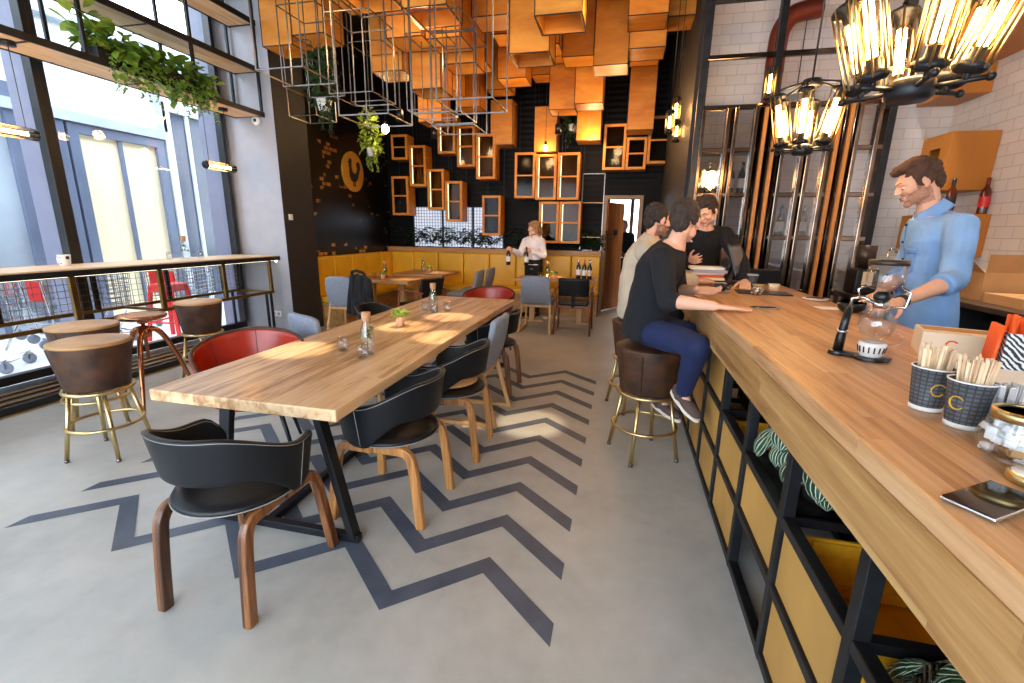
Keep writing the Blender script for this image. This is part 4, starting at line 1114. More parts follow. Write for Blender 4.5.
# cutlery-like packets in a glass behind the jar
t = rot_thing('glass_holder', 'clear glass holder of wrapped sugar sticks behind the sugar jar', 'holder', .80, 1.10)
MB().lathe([(0, 0), (.032, 0), (.04, .085), (.037, .085), (.03, .006), (0, .006)], 24).build('glass', clear_thick, t)
r = random.Random(9)
foil = mat('clear_wrap', srgb(206, 206, 206), .2, .3)
for k in range(16):
    a = r.uniform(0, 6.28); q = .024 * math.sqrt(r.random())
    o = MB().bar((0, 0, 0), (.25 * q * math.cos(a), .25 * q * math.sin(a), .1), .009, .004, up=(math.cos(a), math.sin(a), 0)).build('sugar_stick', foil, None, (.80 + q * math.cos(a), 1.10 + q * math.sin(a), CH + .008), bevel=.001)
    tag(o, 'silvery wrapped sugar stick in the clear glass holder', 'sugar stick', 'wrapped sugar sticks in the glass holder')
# cream box with an orange mark
t = rot_thing('card_box', 'low cream cardboard box with small orange ring marks on the counter', 'box', 1.155, 1.86, R(-20))
MB().b2((-.10, -.08, 0), (.10, .08, .085)).build('box', creamcard, t, bevel=.003)
op = MB(); op.b2((-.09, -.025, .0851), (.09, .055, .0856)); op.build('top_opening', kraft, t)
om = mat('orange_print', srgb(224, 98, 40), .6)
for (cx, cy, ax) in ((-.02, -.0806, 'x'), (.1006, 0, 'y')):
    g = MB(); pts = []
    for k in range(15):
        a = .7 + 4.9 * k / 14; u = .016 * math.cos(a); v = .045 + .016 * math.sin(a)
        pts.append((cx + u, cy, v) if ax == 'x' else (cx, cy + u, v))
    g.tube(pts, .003, 6); g.build('printed_ring', om, t)
t = rot_thing('paper_pad', 'white paper sheets lying between the stirrers and the straw holder', 'paper', 1.0, 1.47, R(-25))
MB().b2((-.105, -.15, 0), (.105, .15, .03)).build('sheets', paper, t)
# straws
t = rot_thing('straw_holder', 'black and white zebra striped box of straws at the photo edge', 'holder', 1.19, 1.60, R(-20))
zeb, nt, b = newmat('zebra_print'); tc = N(nt, 'ShaderNodeTexCoord'); wv = N(nt, 'ShaderNodeTexWave'); wv.inputs['Scale'].default_value = 28; wv.inputs['Distortion'].default_value = 5; wv.inputs['Detail'].default_value = 2; wv.inputs['Detail Scale'].default_value = 1.2
mp = N(nt, 'ShaderNodeMapping'); mp.inputs['Rotation'].default_value = (.4, .7, .5); nt.links.new(tc.outputs['Object'], mp.inputs[0]); nt.links.new(mp.outputs[0], wv.inputs[0])
nt.links.new(ramp(nt, wv.outputs[0], [(.45, srgb(20, 22, 26)), (.55, srgb(225, 228, 230))]), b.inputs['Base Color'])
h = MB(); h.b2((-.075, -.06, 0), (.075, .06, .006)); h.b2((-.075, -.06, .006), (-.069, .06, .135)); h.b2((.069, -.06, .006), (.075, .06, .135)); h.b2((-.069, -.06, .006), (.069, -.054, .135)); h.b2((-.069, .054, .006), (.069, .06, .135))
h.build('box', zeb, t)
cyan_p = mat('turquoise_plastic', srgb(120, 214, 214), .4); pink_p = mat('coral_plastic', srgb(240, 120, 90), .4)
M20 = Matrix.Rotation(R(-20), 3, 'Z'); r = random.Random(3)
for k in range(30):
    lx, ly = -.06 + .024 * (k % 6), -.045 + .018 * (k // 6)
    p = M20 @ V((lx, ly, 0)); cl = orange_p if k % 6 < 2 else r.choice((orange_p, cyan_p, pink_p, orange_p))
    o = MB().tube([(0, 0, 0), (r.uniform(-.006, .006), r.uniform(-.006, .006), r.uniform(.165, .18))], .0055, 8).build('drinking_straw', cl, None, (1.19 + p.x, 1.60 + p.y, CH + .008))
    nm = {orange_p: 'orange', cyan_p: 'turquoise', pink_p: 'coral'}[cl]
    tag(o, nm + ' drinking straw standing in the zebra striped holder', 'straw', nm + ' straws in the zebra holder')
for k in range(7):
    p = M20 @ V((-.092, -.05 + k * .014, 0))
    o = MB().tube([(0, 0, 0), (.008, .0, .15)], .0065, 8).build('drinking_straw', orange_p, None, (1.19 + p.x, 1.60 + p.y, CH + .003))
    tag(o, 'orange drinking straw standing outside the zebra holder', 'straw', 'orange straws beside the zebra holder')
# siphon coffee maker
t = rot_thing('coffee_siphon', 'glass vacuum coffee siphon with black handle in front of the barista', 'coffee siphon', .832, 1.70, R(-35)); t.scale = (.92, .92, .92)
MB().lathe([(.0, .245), (.012, .245), (.014, .25), (.05, .262), (.056, .275), (.056, .345), (.0545, .345), (.053, .278), (.01, .258), (.0, .258)], 30).build('upper_chamber', clear_thick, t)
MB().lathe([(.0555, .34), (.058, .34), (.058, .357), (.0, .358), (.0, .354), (.0555, .354)], 30).build('top_ring', bronze_l := mat('dark_bronze_plastic', srgb(50, 38, 28), .3), t)
MB().lathe([(0, .075), (.02, .075), (.045, .095), (.056, .125), (.052, .155), (.034, .178), (.018, .188), (.018, .215), (.016, .215), (.016, .187), (.032, .176), (.05, .153), (.0535, .125), (.043, .097), (0, .079)], 30).build('lower_bulb', clear_thick, t)
MB().lathe([(0, .212), (.019, .212), (.026, .225), (.026, .236), (.016, .247), (0, .247)], 20).build('rubber_stopper', blackpl, t)
MB().lathe([(.019, .19), (.024, .192), (.024, .212), (.019, .214)], 20).build('neck_clamp', chrome, t)
s = MB(); s.tube([(0, 0, .09), (0, 0, .25)], .004, 8); s.build('siphon_tube', clear_thick, t)
MB().lathe([(0, .012), (.03, .012), (.035, .02), (.043, .06), (.041, .066), (.026, .066), (0, .06)], 26).build('spirit_burner', ceram, t)
sl_ = MB()
for k in range(16):
    a = 2 * PI * k / 16; sl_.bar((.0385 * math.cos(a), .0385 * math.sin(a), .03), (.0425 * math.cos(a), .0425 * math.sin(a), .052), .004, .003)
sl_.build('burner_slots', dark, t)
bs = MB(); bs.b2((-.115, -.022, .003), (.06, .022, .014)); bs.lathe([(0, 0), (.05, 0), (.048, .014), (0, .015)], 28); bs.lathe([(0, 0), (.03, 0), (.028, .016), (0, .018)], 24, (-.1, 0, 0)); bs.build('base_plate', blackpl, t, bevel=.002)
MB().tube([(-.1, 0, .015), (-.098, 0, .06), (-.094, 0, .11), (-.088, 0, .175)], [.017, .016, .014, .012], 14).build('black_handle', blackpl, t)
hh = MB(); hh.tube([(-.088, 0, .175), (-.084, 0, .215), (-.05, 0, .222), (-.02, 0, .205)], .006, 8); hh.lathe([(.014, 0), (.0185, 0), (.0185, .01), (.014, .01)], 16, (-.096, 0, .085)); hh.build('support_arm', chrome, t)
hh = MB(); hh.tube([(.05, 0, .265), (.075, 0, .25), (.07, 0, .2), (.028, 0, .195)], .0045, 8); hh.tube([(-.05, 0, .265), (-.07, -.01, .25), (-.06, -.01, .22)], .0045, 8); hh.build('side_bracket', chrome, t)
MB().tube(smooth_path([(.035, .01, .06), (.07, .01, .066), (.075, .01, .1), (.05, .01, .11)], 5), .004, 8).build('glass_loop', clear_thick, t)
# small crockery farther along
def saucer(m, r_): m.lathe([(0, 0), (r_ * .5, 0), (r_, .012), (r_ * .98, .015), (r_ * .5, .005), (0, .005)], 28)
t = rot_thing('bowl', 'black bowl with a white inside near the far counter edge', 'bowl', 1.235, 2.80)
MB().lathe([(0, 0), (.04, 0), (.062, .02), (.066, .052)], 28).build('outside', blackpl, t); MB().lathe([(.066, .052), (.062, .052), (.058, .022), (0, .006)], 28).build('inside', ceram, t, recalc=False)
t = rot_thing('saucer', 'small white saucer with a dark spoon near the far counter edge', 'saucer', 1.225, 3.24)
m_ = MB(); saucer(m_, .075); m_.build('dish', ceram, t)
t2 = rot_thing('spoon', 'dark spoon resting on the small saucer', 'spoon', 1.225, 3.24, .4, CH + .013)
m_ = MB(); m_.tube([(-.07, 0, .008), (0, 0, .004), (.03, 0, .003)], [.003, .003, .004], 8); m_.ell((.045, 0, .003), (.02, .013, .004)); m_.build('spoon_body', blackpl, t2)
t = rot_thing('note_card', 'small white card lying on the counter before the black bowl', 'card', 1.17, 2.90, .1)
MB().b2((-.06, -.045, 0), (.06, .045, .003)).build('card', paper, t)
t = rot_thing('coffee_cup', 'black coffee cup on a grey saucer beside the open hand', 'cup', .70, 3.46)
m_ = MB(); saucer(m_, .07); m_.build('saucer_dish', grey_p, t)
MB().lathe([(0, .008), (.028, .008), (.042, .03), (.045, .062), (.042, .062), (.039, .032), (0, .014)], 26).build('cup_body', blackpl, t)
MB().lathe([(0, .05), (.041, .05), (.041, .053), (0, .054)], 24).build('coffee', mat('coffee_crema', srgb(150, 100, 56), .4), t)
MB().tube([(.042, 0, .05), (.066, 0, .046), (.064, 0, .026), (.04, 0, .026)], .005, 8).build('handle', blackpl, t)
t = rot_thing('folder', 'black folder lying under the barman\'s hand', 'folder', .99, 3.52, R(-6))
MB().b2((-.17, -.11, 0), (.17, .11, .008)).build('cover', blackpl, t, bevel=.002)
t = rot_thing('paper_cup', 'dark takeaway cup standing beside the till screen', 'cup', 1.02, 3.93)
MB().lathe([(0, 0), (.03, 0), (.04, .09), (.038, .09), (0, .085)], 24).build('cup_wall', cupdk, t); MB().lathe([(.0405, .088), (.043, .09), (.04, .1), (0, .1)], 24).build('lid', grey_p, t)
t = rot_thing('espresso_cup', 'small cream cup near the far corner of the counter', 'cup', 1.13, 3.76)
MB().lathe([(0, 0), (.03, 0), (.04, .045), (.036, .045), (.028, .006), (0, .006)], 24).build('body', creamcard, t)
t = rot_thing('terminal_box', 'black box standing at the far counter edge behind the cups', 'box', 1.16, 4.22, .15)
MB().b2((-.13, -.07, 0), (.13, .07, .12)).build('body', blackpl, t, bevel=.008)
t = rot_thing('till_screen', 'slim dark touchscreen tilted back on a stand', 'screen', .93, 4.1, R(62))
Mt = Matrix.Rotation(R(-18), 3, 'X')
MB().box((0, 0, .2), (.3, .022, .26), Mt).build('housing', blackpl, t, bevel=.006)
MB().box(Mt @ V((0, -.0125, 0)) + V((0, 0, .2)), (.27, .002, .22), Mt).build('display', mat('grey_display', srgb(120, 126, 134), .15, var=.1), t)
MB().b2((-.1, .0, 0), (.1, .14, .015)).bar((0, .08, .01), (0, .04, .16), .08, .02).build('stand', blackpl, t)
r = random.Random(21)
names = ['white', 'black', 'cream', 'orange edged', 'white', 'grey', 'white']; z = CH
cols = [paper, blackpl, creamcard, om, paper, grey_p, paper]
for k in range(7):
    h = r.uniform(.014, .026)
    o = MB().b2((-.13, -.1, 0), (.13, .1, h)).build('brochure', cols[k], None, (.72 + r.uniform(-.02, .02), 4.12 + r.uniform(-.015, .015), z), bevel=.002)
    o.rotation_euler = (0, 0, r.uniform(-.15, .15)); z += h
    tag(o, '%s booklet in the pile on the counter, %s' % (names[k], ['at the bottom', 'second from bottom', 'third from bottom', 'in the middle', 'third from top', 'second from top', 'on top'][k]), 'booklet', 'booklets piled beside the till screen')

# ------------------------------------------------ lattice cabinet behind the bar
SY = 5.2
t = thing('lattice_cabinet', 'tall bronze steel lattice of glazed panels rising behind the bar', 'cabinet', (0, SY, 0))
bz = mat('bronze_steel', srgb(122, 104, 90), .16, 1, .5, 5)
dz = mat('dark_glossy_steel', srgb(58, 50, 46), .14, 1, .4, 7)
for x in (.66, 2.32): MB().b2((x - .03, -.03, 0), (x + .03, .03, ZC)).build('post', bsteel, t, bevel=.004)
MB().b2((1.28, -.03, 2.72), (1.34, .03, ZC)).build('post', bsteel, t, bevel=.004)
cols_ = [(.70, .93), (1.0, 1.18), (1.45, 1.62), (1.68, 1.83), (2.06, 2.22)]
ZR = [.12, .52, .94, 1.476, 1.886, 2.309, 2.697]
for z in ZR[1:] + [3.14]: MB().b2((.66, -.025, z - .022), (2.32, .025, z + .022)).build('rail', bz, t, bevel=.006)
MB().b2((.66, -.03, 3.6), (2.32, .03, 3.66)).build('rail', bsteel, t, bevel=.006)
for (x0, x1) in cols_:
    for xx in (x0, x1): MB().b2((xx - .02, -.045, .12), (xx + .02, .03, 2.70)).build('stile', bz, t, bevel=.01)
    for i in range(len(ZR) - 1):
        MB().b2((x0 + .02, -.004, ZR[i] + .02), (x1 - .02, .004, ZR[i + 1] - .02)).build('pane', bronzeglass, t)
for xx in (1.262, 1.355, 1.895, 1.985):
    MB().b2((xx - .016, -.06, .12), (xx + .016, -.02, 2.68)).build('wood_strip', strip_w := mat('orange_wood_strip', srgb(206, 134, 62), .4, var=.1), t, bevel=.003)
for xa, xb in ((.95, .98), (1.2, 1.43), (1.64, 1.66), (1.85, 2.04), (2.24, 2.3)): MB().b2((xa, -.02, .12), (xb, .02, 2.7)).build('dark_panel', dz, t, bevel=.008)
for xx in (1.225, 1.31, 1.4, 1.94, 2.02): MB().lathe([(.012, .14), (.012, 2.68)], 12, (xx, -.035, 0)).build('steel_tube', dz, t)
for z in (1.476, 1.9, 2.31): MB().b2((.68, .03, z - .01), (2.3, .3, z + .006)).build('shelf', rawsteel, t)
r = random.Random(8)
for k in range(14):
    x = .74 + k * .105; zz = 1.907 if x < 1.25 else r.choice((1.483, 1.907))
    tag(wine((x, SY + .17, zz), 'dark bottle on a shelf of the bronze lattice cabinet', paper, chrome), group='bottles in the lattice cabinet')
t = thing('duct', 'copper red duct pipe behind the lattice cabinet', 'duct', (1.39, 5.62, 0))
MB().lathe([(.085, 0.0), (.085, 3.1)], 24).build('pipe', copr := mat('rusty_copper_paint', srgb(120, 52, 34), .4, .3, .2), t)
MB().tube(smooth_path([(0, 0, 3.1), (0, 0, 3.35), (.02, .0, 3.5), (.12, 0, 3.62), (.35, 0, 3.66)], 6), .088, 20).build('elbow', copr, t)
MB().lathe([(.085, 2.55), (.095, 2.55), (.095, 2.6), (.085, 2.6)], 24).build('collar', copr, t)

# ------------------------------------------------ back counter and wall boxes
t = thing('back_counter', 'dark back bar counter along the tiled wall', 'counter', (2.58, 0, .12))
MB().b2((0, -.5, .86), (.62, 4.9, .90)).build('worktop', mat('dark_stone_top', srgb(66, 52, 42), .3, var=.2), t, bevel=.004)
MB().b2((.04, -.5, 0), (.62, 4.9, .42)).build('cupboard', dark, t)
MB().b2((.3, -.5, .42), (.62, 4.9, .86)).build('back_board', dark, t)
for y in (.5, 2.0, 3.3, 4.4): MB().b2((.04, y, .42), (.3, y + .03, .86)).build('divider', dark, t)
t = thing('carton', 'open brown cardboard carton on the back counter beside the barista', 'box', (2.93, 4.50, 1.02), .1)
MB().b2((-.17, -.16, 0), (.17, .16, .22)).build('body', kraft, t)
fl_ = MB(); fl_.bar((-.17, 0, .22), (-.26, 0, .30), .3, .004, up=(0, 0, 1)); fl_.add([(-.17, -.16, .22), (.17, -.16, .22), (.2, -.2, .36), (-.2, -.2, .36)], [(0, 1, 2, 3)]); fl_.build('flap', kraft, t)
t = thing('carton', 'flat brown cardboard tray lying on the back counter near the wall sockets', 'box', (2.93, 4.02, 1.02), -.05)
MB().b2((-.2, -.2, 0), (.2, .2, .075)).build('body', kraft, t, bevel=.003)
tumbler((2.82, 3.72, 1.02), 'clear glass standing on the dark back counter', None, .1, .04)
t = thing('chopping_board', 'pale wooden board lying on the back counter edge', 'board', (2.80, 3.45, 1.02), R(90))
MB().b2((-.2, -.12, 0), (.2, .12, .02)).build('board', ashw, t, bevel=.004)
t = thing('carton', 'white carton with black and green marks under the back counter', 'box', (2.72, 3.7, .545), 0)
MB().b2((-.07, -.13, 0), (.1, .13, .3)).build('body', paper, t, bevel=.003)
m_ = MB(); m_.ell((-.0705, .04, .2), (.001, .03, .03)); m_.build('green_mark', mat('green_print', srgb(64, 120, 60), .6), t)
m_ = MB(); m_.ell((-.0705, -.05, .2), (.001, .035, .012)); m_.ell((-.0705, -.05, .215), (.001, .012, .02)); m_.build('black_mark', dark, t)
t = thing('wall_socket', 'pair of white wall sockets on the tiled wall over the back counter', 'socket', (XR, 4.78, 1.31))
for y in (-.05, .04):
    p_ = MB(); p_.b2((-.012, y - .038, -.04), (0, y + .038, .04)); p_.build('plate', white_p, t, bevel=.004)
    q_ = MB()
    for s in (-.012, .012): q_.ell((-.0125, y + s, 0), (.002, .006, .006), 10, 6)
    q_.build('holes', grey_p, t)
def wall_box(name, label, x0, y0, y1, z0, z1):
    t = thing(name, label, 'cabinet', (XR - .003, y0, z0)); d = XR - x0; L_ = y1 - y0; h = z1 - z0; k = .03
    m = MB(); m.b2((-d, 0, 0), (0, k, h)); m.b2((-d, L_ - k, 0), (0, L_, h)); m.b2((-d, k, 0), (0, L_ - k, k)); m.b2((-d, k, h - k), (0, L_ - k, h)); m.b2((-.02, k, k), (0, L_ - k, h - k))
    m.b2((-d, k, k), (-d + .02, k + .1, h - k)); m.b2((-d, L_ - k - .1, k), (-d + .02, L_ - k, h - k)); m.b2((-d, k + .1, h - k - .09), (-d + .02, L_ - k - .1, h - k)); m.b2((-d, k + .1, k), (-d + .02, L_ - k - .1, k + .09))
    m.build('case', ply_o, t, bevel=.003)
    s = MB(); s.b2((-d + .03, k, h * .5), (-.02, L_ - k, h * .5 + .02)); s.build('shelf', ply_o, t)
ply_o = mat('orange_ply', srgb(184, 116, 40), .45, var=.12, scale=3, stretch=(1, 1, .3))
wall_box('wall_cabinet', 'orange plywood cabinet high on the tiled wall behind the barista\'s head', 2.83, 5.2, 5.62, 1.925, 2.43)
wall_box('wall_cabinet', 'lower orange plywood cabinet on the tiled wall carrying two bottles', 2.77, 5.08, 5.6, 1.335, 1.71)
amberb = mat('amber_spirit_glass', srgb(94, 36, 12), .08, var=.2, coat=.5)
wine((2.91, 5.17, 1.71), 'spirit bottle with black cap on the wall cabinet, beside the barista\'s neck', dark, blackpl, amberb)
wine((3.145, 5.13, 1.71), 'amber spirit bottle with red label on the wall cabinet\'s outer end', red_p, copr, amberb)
t = thing('bulkhead_box', 'large orange plywood box high on the tiled wall, lower far one', 'box', (XR - .003, 5.46, 2.8))
MB().b2((-.34, 0, 0), (0, .48, .25)).build('case', ply_o, t, bevel=.004)
t = thing('bulkhead_box', 'large orange plywood bulkhead box above the near chandelier', 'box', (XR - .003, 2.98, 3.055))
MB().b2((-.55, 0, 0), (0, 2.46, .8)).build('case', ply_o, t, bevel=.004)
t = thing('faucet', 'curved chrome tap behind the lattice cabinet end', 'tap', (2.45, 4.85, 1.02))
MB().tube(smooth_path([(0, 0, .0), (0, 0, .28), (-.03, -.01, .36), (-.09, -.02, .37), (-.12, -.03, .3)], 6), .012, 10).build('spout', chrome, t)
MB().lathe([(0, 0), (.024, 0), (.02, .05), (0, .05)], 16).build('base', chrome, t)
t = thing('jar', 'jar of red preserve behind the siphon on the back counter', 'jar', (2.35, 4.75, 1.0))
MB().lathe([(0, 0), (.045, 0), (.048, .01), (.048, .1), (.04, .115), (0, .115)], 22).build('glass', mat('red_preserve', srgb(110, 34, 24), .15), t)
MB().lathe([(.04, .115), (.043, .115), (.043, .135), (0, .135)], 22).build('lid', brass, t)
t = thing('side_table', 'steel work table behind the bar next to the lattice cabinet', 'table', (2.2, 4.72, .12))
MB().b2((-.2, -.2, .84), (.36, .2, .88)).build('top', rawsteel, t, bevel=.003)
for sx in (-.18, .34):
    for sy in (-.18, .18): MB().bar((sx, sy, 0), (sx, sy, .84), .03).build('leg', rawsteel, t)
t = thing('coffee_grinder', 'black coffee grinder with a cream note on the steel work table', 'grinder', (2.12, 4.72, 1.0))
MB().b2((-.09, -.1, 0), (.09, .1, .22)).build('body', blackpl, t, bevel=.015)
MB().lathe([(.035, .22), (.075, .3), (.075, .42), (0, .425)], 22).build('hopper', bronze_l, t)
MB().b2((-.04, -.1035, .08), (.04, -.1, .2)).build('note', creamcard, t)
# ================================================================== CEILING CRATES, CABINETS, WIRE FRAMES, LAMPS
crate_m = wood('orange_crate_ply', srgb(186, 106, 22), srgb(208, 130, 34), srgb(222, 150, 50), 'x', 'z', 2.5, 3, .5, .3, knots=False)
def ply_crate(x, y, z, w=.4, h=.75, d=.4, label=None, group='plywood crates hanging from the ceiling', open_bottom=False):
    t = thing('ceiling_crate', label or 'orange plywood crate hanging in the cluster under the dark ceiling', 'crate', (x + w / 2, y + d / 2, z), 0, group)
    b = MB(); k = .018
    if open_bottom:
        b.b2((-w / 2, -d / 2, 0), (w / 2, -d / 2 + k, h)); b.b2((-w / 2, d / 2 - k, 0), (w / 2, d / 2, h)); b.b2((-w / 2, -d / 2 + k, 0), (-w / 2 + k, d / 2 - k, h)); b.b2((w / 2 - k, -d / 2 + k, 0), (w / 2, d / 2 - k, h)); b.b2((-w / 2 + k, -d / 2 + k, .12), (w / 2 - k, d / 2 - k, .14))
    else: b.b2((-w / 2, -d / 2, 0), (w / 2, d / 2, h))
    b.build('case', crate_m, t, bevel=.004)
    f = MB(); q = .006
    for sx in (-1, 1):
        for sy in (-1, 1): f.bar((sx * (w / 2 + q / 2), sy * (d / 2 + q / 2), 0), (sx * (w / 2 + q / 2), sy * (d / 2 + q / 2), ZC - z), .007)
    for zz in (0.0, h):
        f.bar((-w / 2, -d / 2 - q / 2, zz), (w / 2, -d / 2 - q / 2, zz), .009); f.bar((-w / 2 - q / 2, -d / 2, zz), (-w / 2 - q / 2, d / 2, zz), .009); f.bar((w / 2 + q / 2, -d / 2, zz), (w / 2 + q / 2, d / 2, zz), .009); f.bar((-w / 2, d / 2 + q / 2, zz), (w / 2, d / 2 + q / 2, zz), .009)
    f.build('steel_frame', bsteel, t)
    return t
Ks = .889
raw = [(-.101, 6.298, 3.997), (.385, 6.776, 4.14), (.34, 6.738, 3.804), (-.57, 7.734, 4.392), (-.572, 7.412, 3.981), (-.071, 8.266, 4.203),
       (-1.856, 9.715, 3.063), (-1.383, 8.534, 3.55), (-2.757, 9.672, 3.211), (-4.838, 5.882, 3.84), (-4.245, 5.707, 3.87),
       (-1.523, 6.366, 3.688), (-2.534, 6.53, 3.696), (-2.059, 7.6, 3.801), (-1.602, 6.1, 4.05), (-1.996, 5.73, 3.711), (-2.562, 6.435, 3.382), (-3.354, 6.241, 3.566), (-2.836, 5.641, 3.718),
       (-2.612, 7.3, 3.95), (-2.651, 9.0, 4.05), (-1.374, 5.568, 3.431), (-.962, 4.912, 3.515), (-1.073, 7.136, 4.06), (-.905, 8.164, 3.534), (-.537, 6.994, 3.708), (-.98, 9.4, 3.2),
       (-3.3, 7.9, 3.75), (-3.8, 7.0, 3.9), (-3.75, 8.3, 3.4), (-3.2, 8.9, 3.75), (-2.2, 4.6, 3.55), (-2.75, 4.4, 3.65), (-1.9, 6.9, 4.15), (-1.35, 7.9, 4.2), (-.05, 5.6, 4.2), (.45, 5.7, 4.25), (.95, 6.3, 4.3), (-.5, 5.9, 4.25), (-3.2, 5.2, 4.0), (-2.2, 8.3, 4.3), (-1.8, 8.8, 4.25)]
placed = []
def clash(a, b_): return abs(a[0] - b_[0]) < .405 and abs(a[1] - b_[1]) < .405 and a[2] < b_[2] + .76 and b_[2] < a[2] + .76
for i, (x, y, z) in enumerate(raw):
    p = [x * Ks, y * Ks, 1.5 + (z - 1.5) * Ks]
    for q in placed:
        if clash(p, q):
            if q[1] <= p[1]: p[1] = q[1] + .41
            else: p[0] = q[0] + (.41 if p[0] >= q[0] else -.41)
    if any(clash(p, q) for q in placed): continue
    placed.append(p)
    lb = 'orange plywood crate hanging in the cluster under the dark ceiling'; gr = 'plywood crates hanging from the ceiling'
    if i == 9: lb, gr = 'bright plywood crate hung highest beside the pillar, leftmost of all', None
    if i == 10: lb, gr = 'bright plywood crate hung just right of the leftmost one by the pillar', None
    ply_crate(p[0], p[1], p[2], label=lb, group=gr, open_bottom=i in (16, 21, 22, 31, 32), h=min(.75, ZC - p[2] - .02))
ply_crate(-.04, 8.05, 3.09, h=1.0, label='tall orange plywood crate hanging over the doorway wall', group=None)
def glazed(x0, z0, w, h, y, lit, label, d=.3):
    t = thing('glazed_cabinet', label, 'cabinet', (x0 + w / 2, y, z0)); k = .045
    m = MB()
    m.b2((-w / 2, 0, 0), (-w / 2 + .016, d, h)); m.b2((w / 2 - .016, 0, 0), (w / 2, d, h)); m.b2((-w / 2 + .016, 0, 0), (w / 2 - .016, d, .016)); m.b2((-w / 2 + .016, 0, h - .016), (w / 2 - .016, d, h)); m.b2((-w / 2 + .016, d - .012, .016), (w / 2 - .016, d, h - .016))
    m.build('case', crate_m, t, bevel=.002)
    f = MB(); y0 = -.02
    f.b2((-w / 2, y0, 0), (-w / 2 + k, 0, h)); f.b2((w / 2 - k, y0, 0), (w / 2, 0, h)); f.b2((-w / 2 + k, y0, 0), (w / 2 - k, 0, k)); f.b2((-w / 2 + k, y0, h - k), (w / 2 - k, 0, h)); f.b2((-w / 2 + k, y0, h / 2 - .014), (w / 2 - k, 0, h / 2 + .014))
    dr = f.build('door', crate_m, t, bevel=.004)
    MB().b2((-w / 2 + k, -.012, k), (w / 2 - k, -.008, h - k)).build('pane', smoke, dr)
    if lit:
        l = MB(); r_ = -w / 2 + k + .012
        n = int(h / .032)
        l.bar((r_, .006, k), (r_, .006, h - k), .008, .004)
        for q in range(n): l.box((r_, .003, k + .02 + (h - 2 * k - .04) * q / (n - 1)), (.016, .006, .016))
        l.build('led_strip', led_c, t)
    hs = MB()
    for sx in (-1, 1): hs.bar((sx * (w / 2 - .02), d + .006, h * .5), (sx * (w / 2 - .02), d + .006, ZC - z0), .008)
    hs.build('hanger', bsteel, t)
smoke = glass('smoked_pane', (.3, .33, .34), .05, .08)
led_c = emit('cabinet_led', (1, .82, .45), 16)
for (x0, z0, w, h, lit, lb) in [
    (-4.43, 2.80, .33, .45, 0, 'orange glazed cabinet half hidden behind a hanging bulb, topmost at the left'),
    (-4.07, 2.31, .34, .74, 1, 'lit glazed cabinet, first of the stepped row falling right from the left wall'),
    (-3.71, 1.88, .34, .74, 1, 'lit glazed cabinet, middle one of the stepped row above the left booth'),
    (-3.35, 1.66, .34, .74, 1, 'lit glazed cabinet, lowest of the stepped row above the pale gridded window'),
    (-4.46, 1.77, .35, .73, 0, 'unlit glazed cabinet hanging lowest at the left above the booth corner'),
    (-3.48, 2.89, .35, .66, 1, 'lit glazed cabinet, highest of the upper stepped row'),
    (-3.10, 2.65, .35, .71, 1, 'lit glazed cabinet, middle one of the upper stepped row'),
    (-2.73, 2.43, .37, .78, 1, 'lit glazed cabinet, lowest of the upper stepped row'),
    (-2.61, 1.41, .36, .73, 0, 'unlit glazed cabinet hanging just left of the waitress'),
    (-1.99, 2.09, .38, .79, 0, 'unlit glazed cabinet, left end of the row of three above the waitress'),
    (-1.60, 2.06, .38, .78, 1, 'lit glazed cabinet, middle of the row of three above the waitress'),
    (-1.20, 2.06, .39, .80, 1, 'faintly lit glazed cabinet, right end of the row of three above the waitress'),
    (-1.52, 1.29, .37, .74, 1, 'lit glazed cabinet in the lower pair, the one beside the waitress'),
    (-1.14, 1.29, .39, .74, 1, 'lit glazed cabinet in the lower pair, the one nearer the door'),
    (-.42, 2.56, .38, .74, 0, 'unlit glazed cabinet left of the tall crate over the doorway'),
    (-.03, 2.56, .34, .52, 0, 'short unlit glazed cabinet right under the tall crate'),
    (.32, 2.65, .38, .75, 0, 'unlit glazed cabinet right of the tall crate over the doorway')]:
    glazed(x0, z0, w, h, 8.6, lit, lb)
# wire frames
def wire_frame(x, y, z, w=.4, d=.4, h=.8, label=None, group='empty steel wire frames hanging over the oak table'):
    t = thing('hanging_cage', label or 'empty cuboid frame of thin steel rods hanging over the oak table', 'frame', (x, y, z), 0, group)
    f = MB(); r_ = .0085
    for a in (0, w):
        for b_ in (0, d): f.bar((a, b_, 0), (a, b_, ZC - z), r_)
    for zz in (0, h):
        for a in (0, w): f.bar((a, 0, zz), (a, d, zz), r_)
        for b_ in (0, d): f.bar((0, b_, zz), (w, b_, zz), r_)
    f.build('rods', rawsteel, t)
for (x, y, z, w, h) in [(-1.31, 3.23, 2.37, .4, .85), (-2.12, 3.31, 2.32, .4, .8), (-4.05, 5.25, 2.82, .38, .8), (-1.68, 3.64, 2.395, .4, .7), (-1.75, 4.19, 2.417, .4, .75), (-2.74, 3.23, 2.638, .4, .8), (-2.48, 3.75, 2.6, .4, .6), (-3.35, 4.3, 2.85, .42, .7), (-2.25, 4.75, 2.7, .4, .7), (-3.1, 5.1, 2.9, .4, .6), (-2.62, 5.75, 2.9, .4, .6)]:
    wire_frame(x, y, z, w, .4, h)
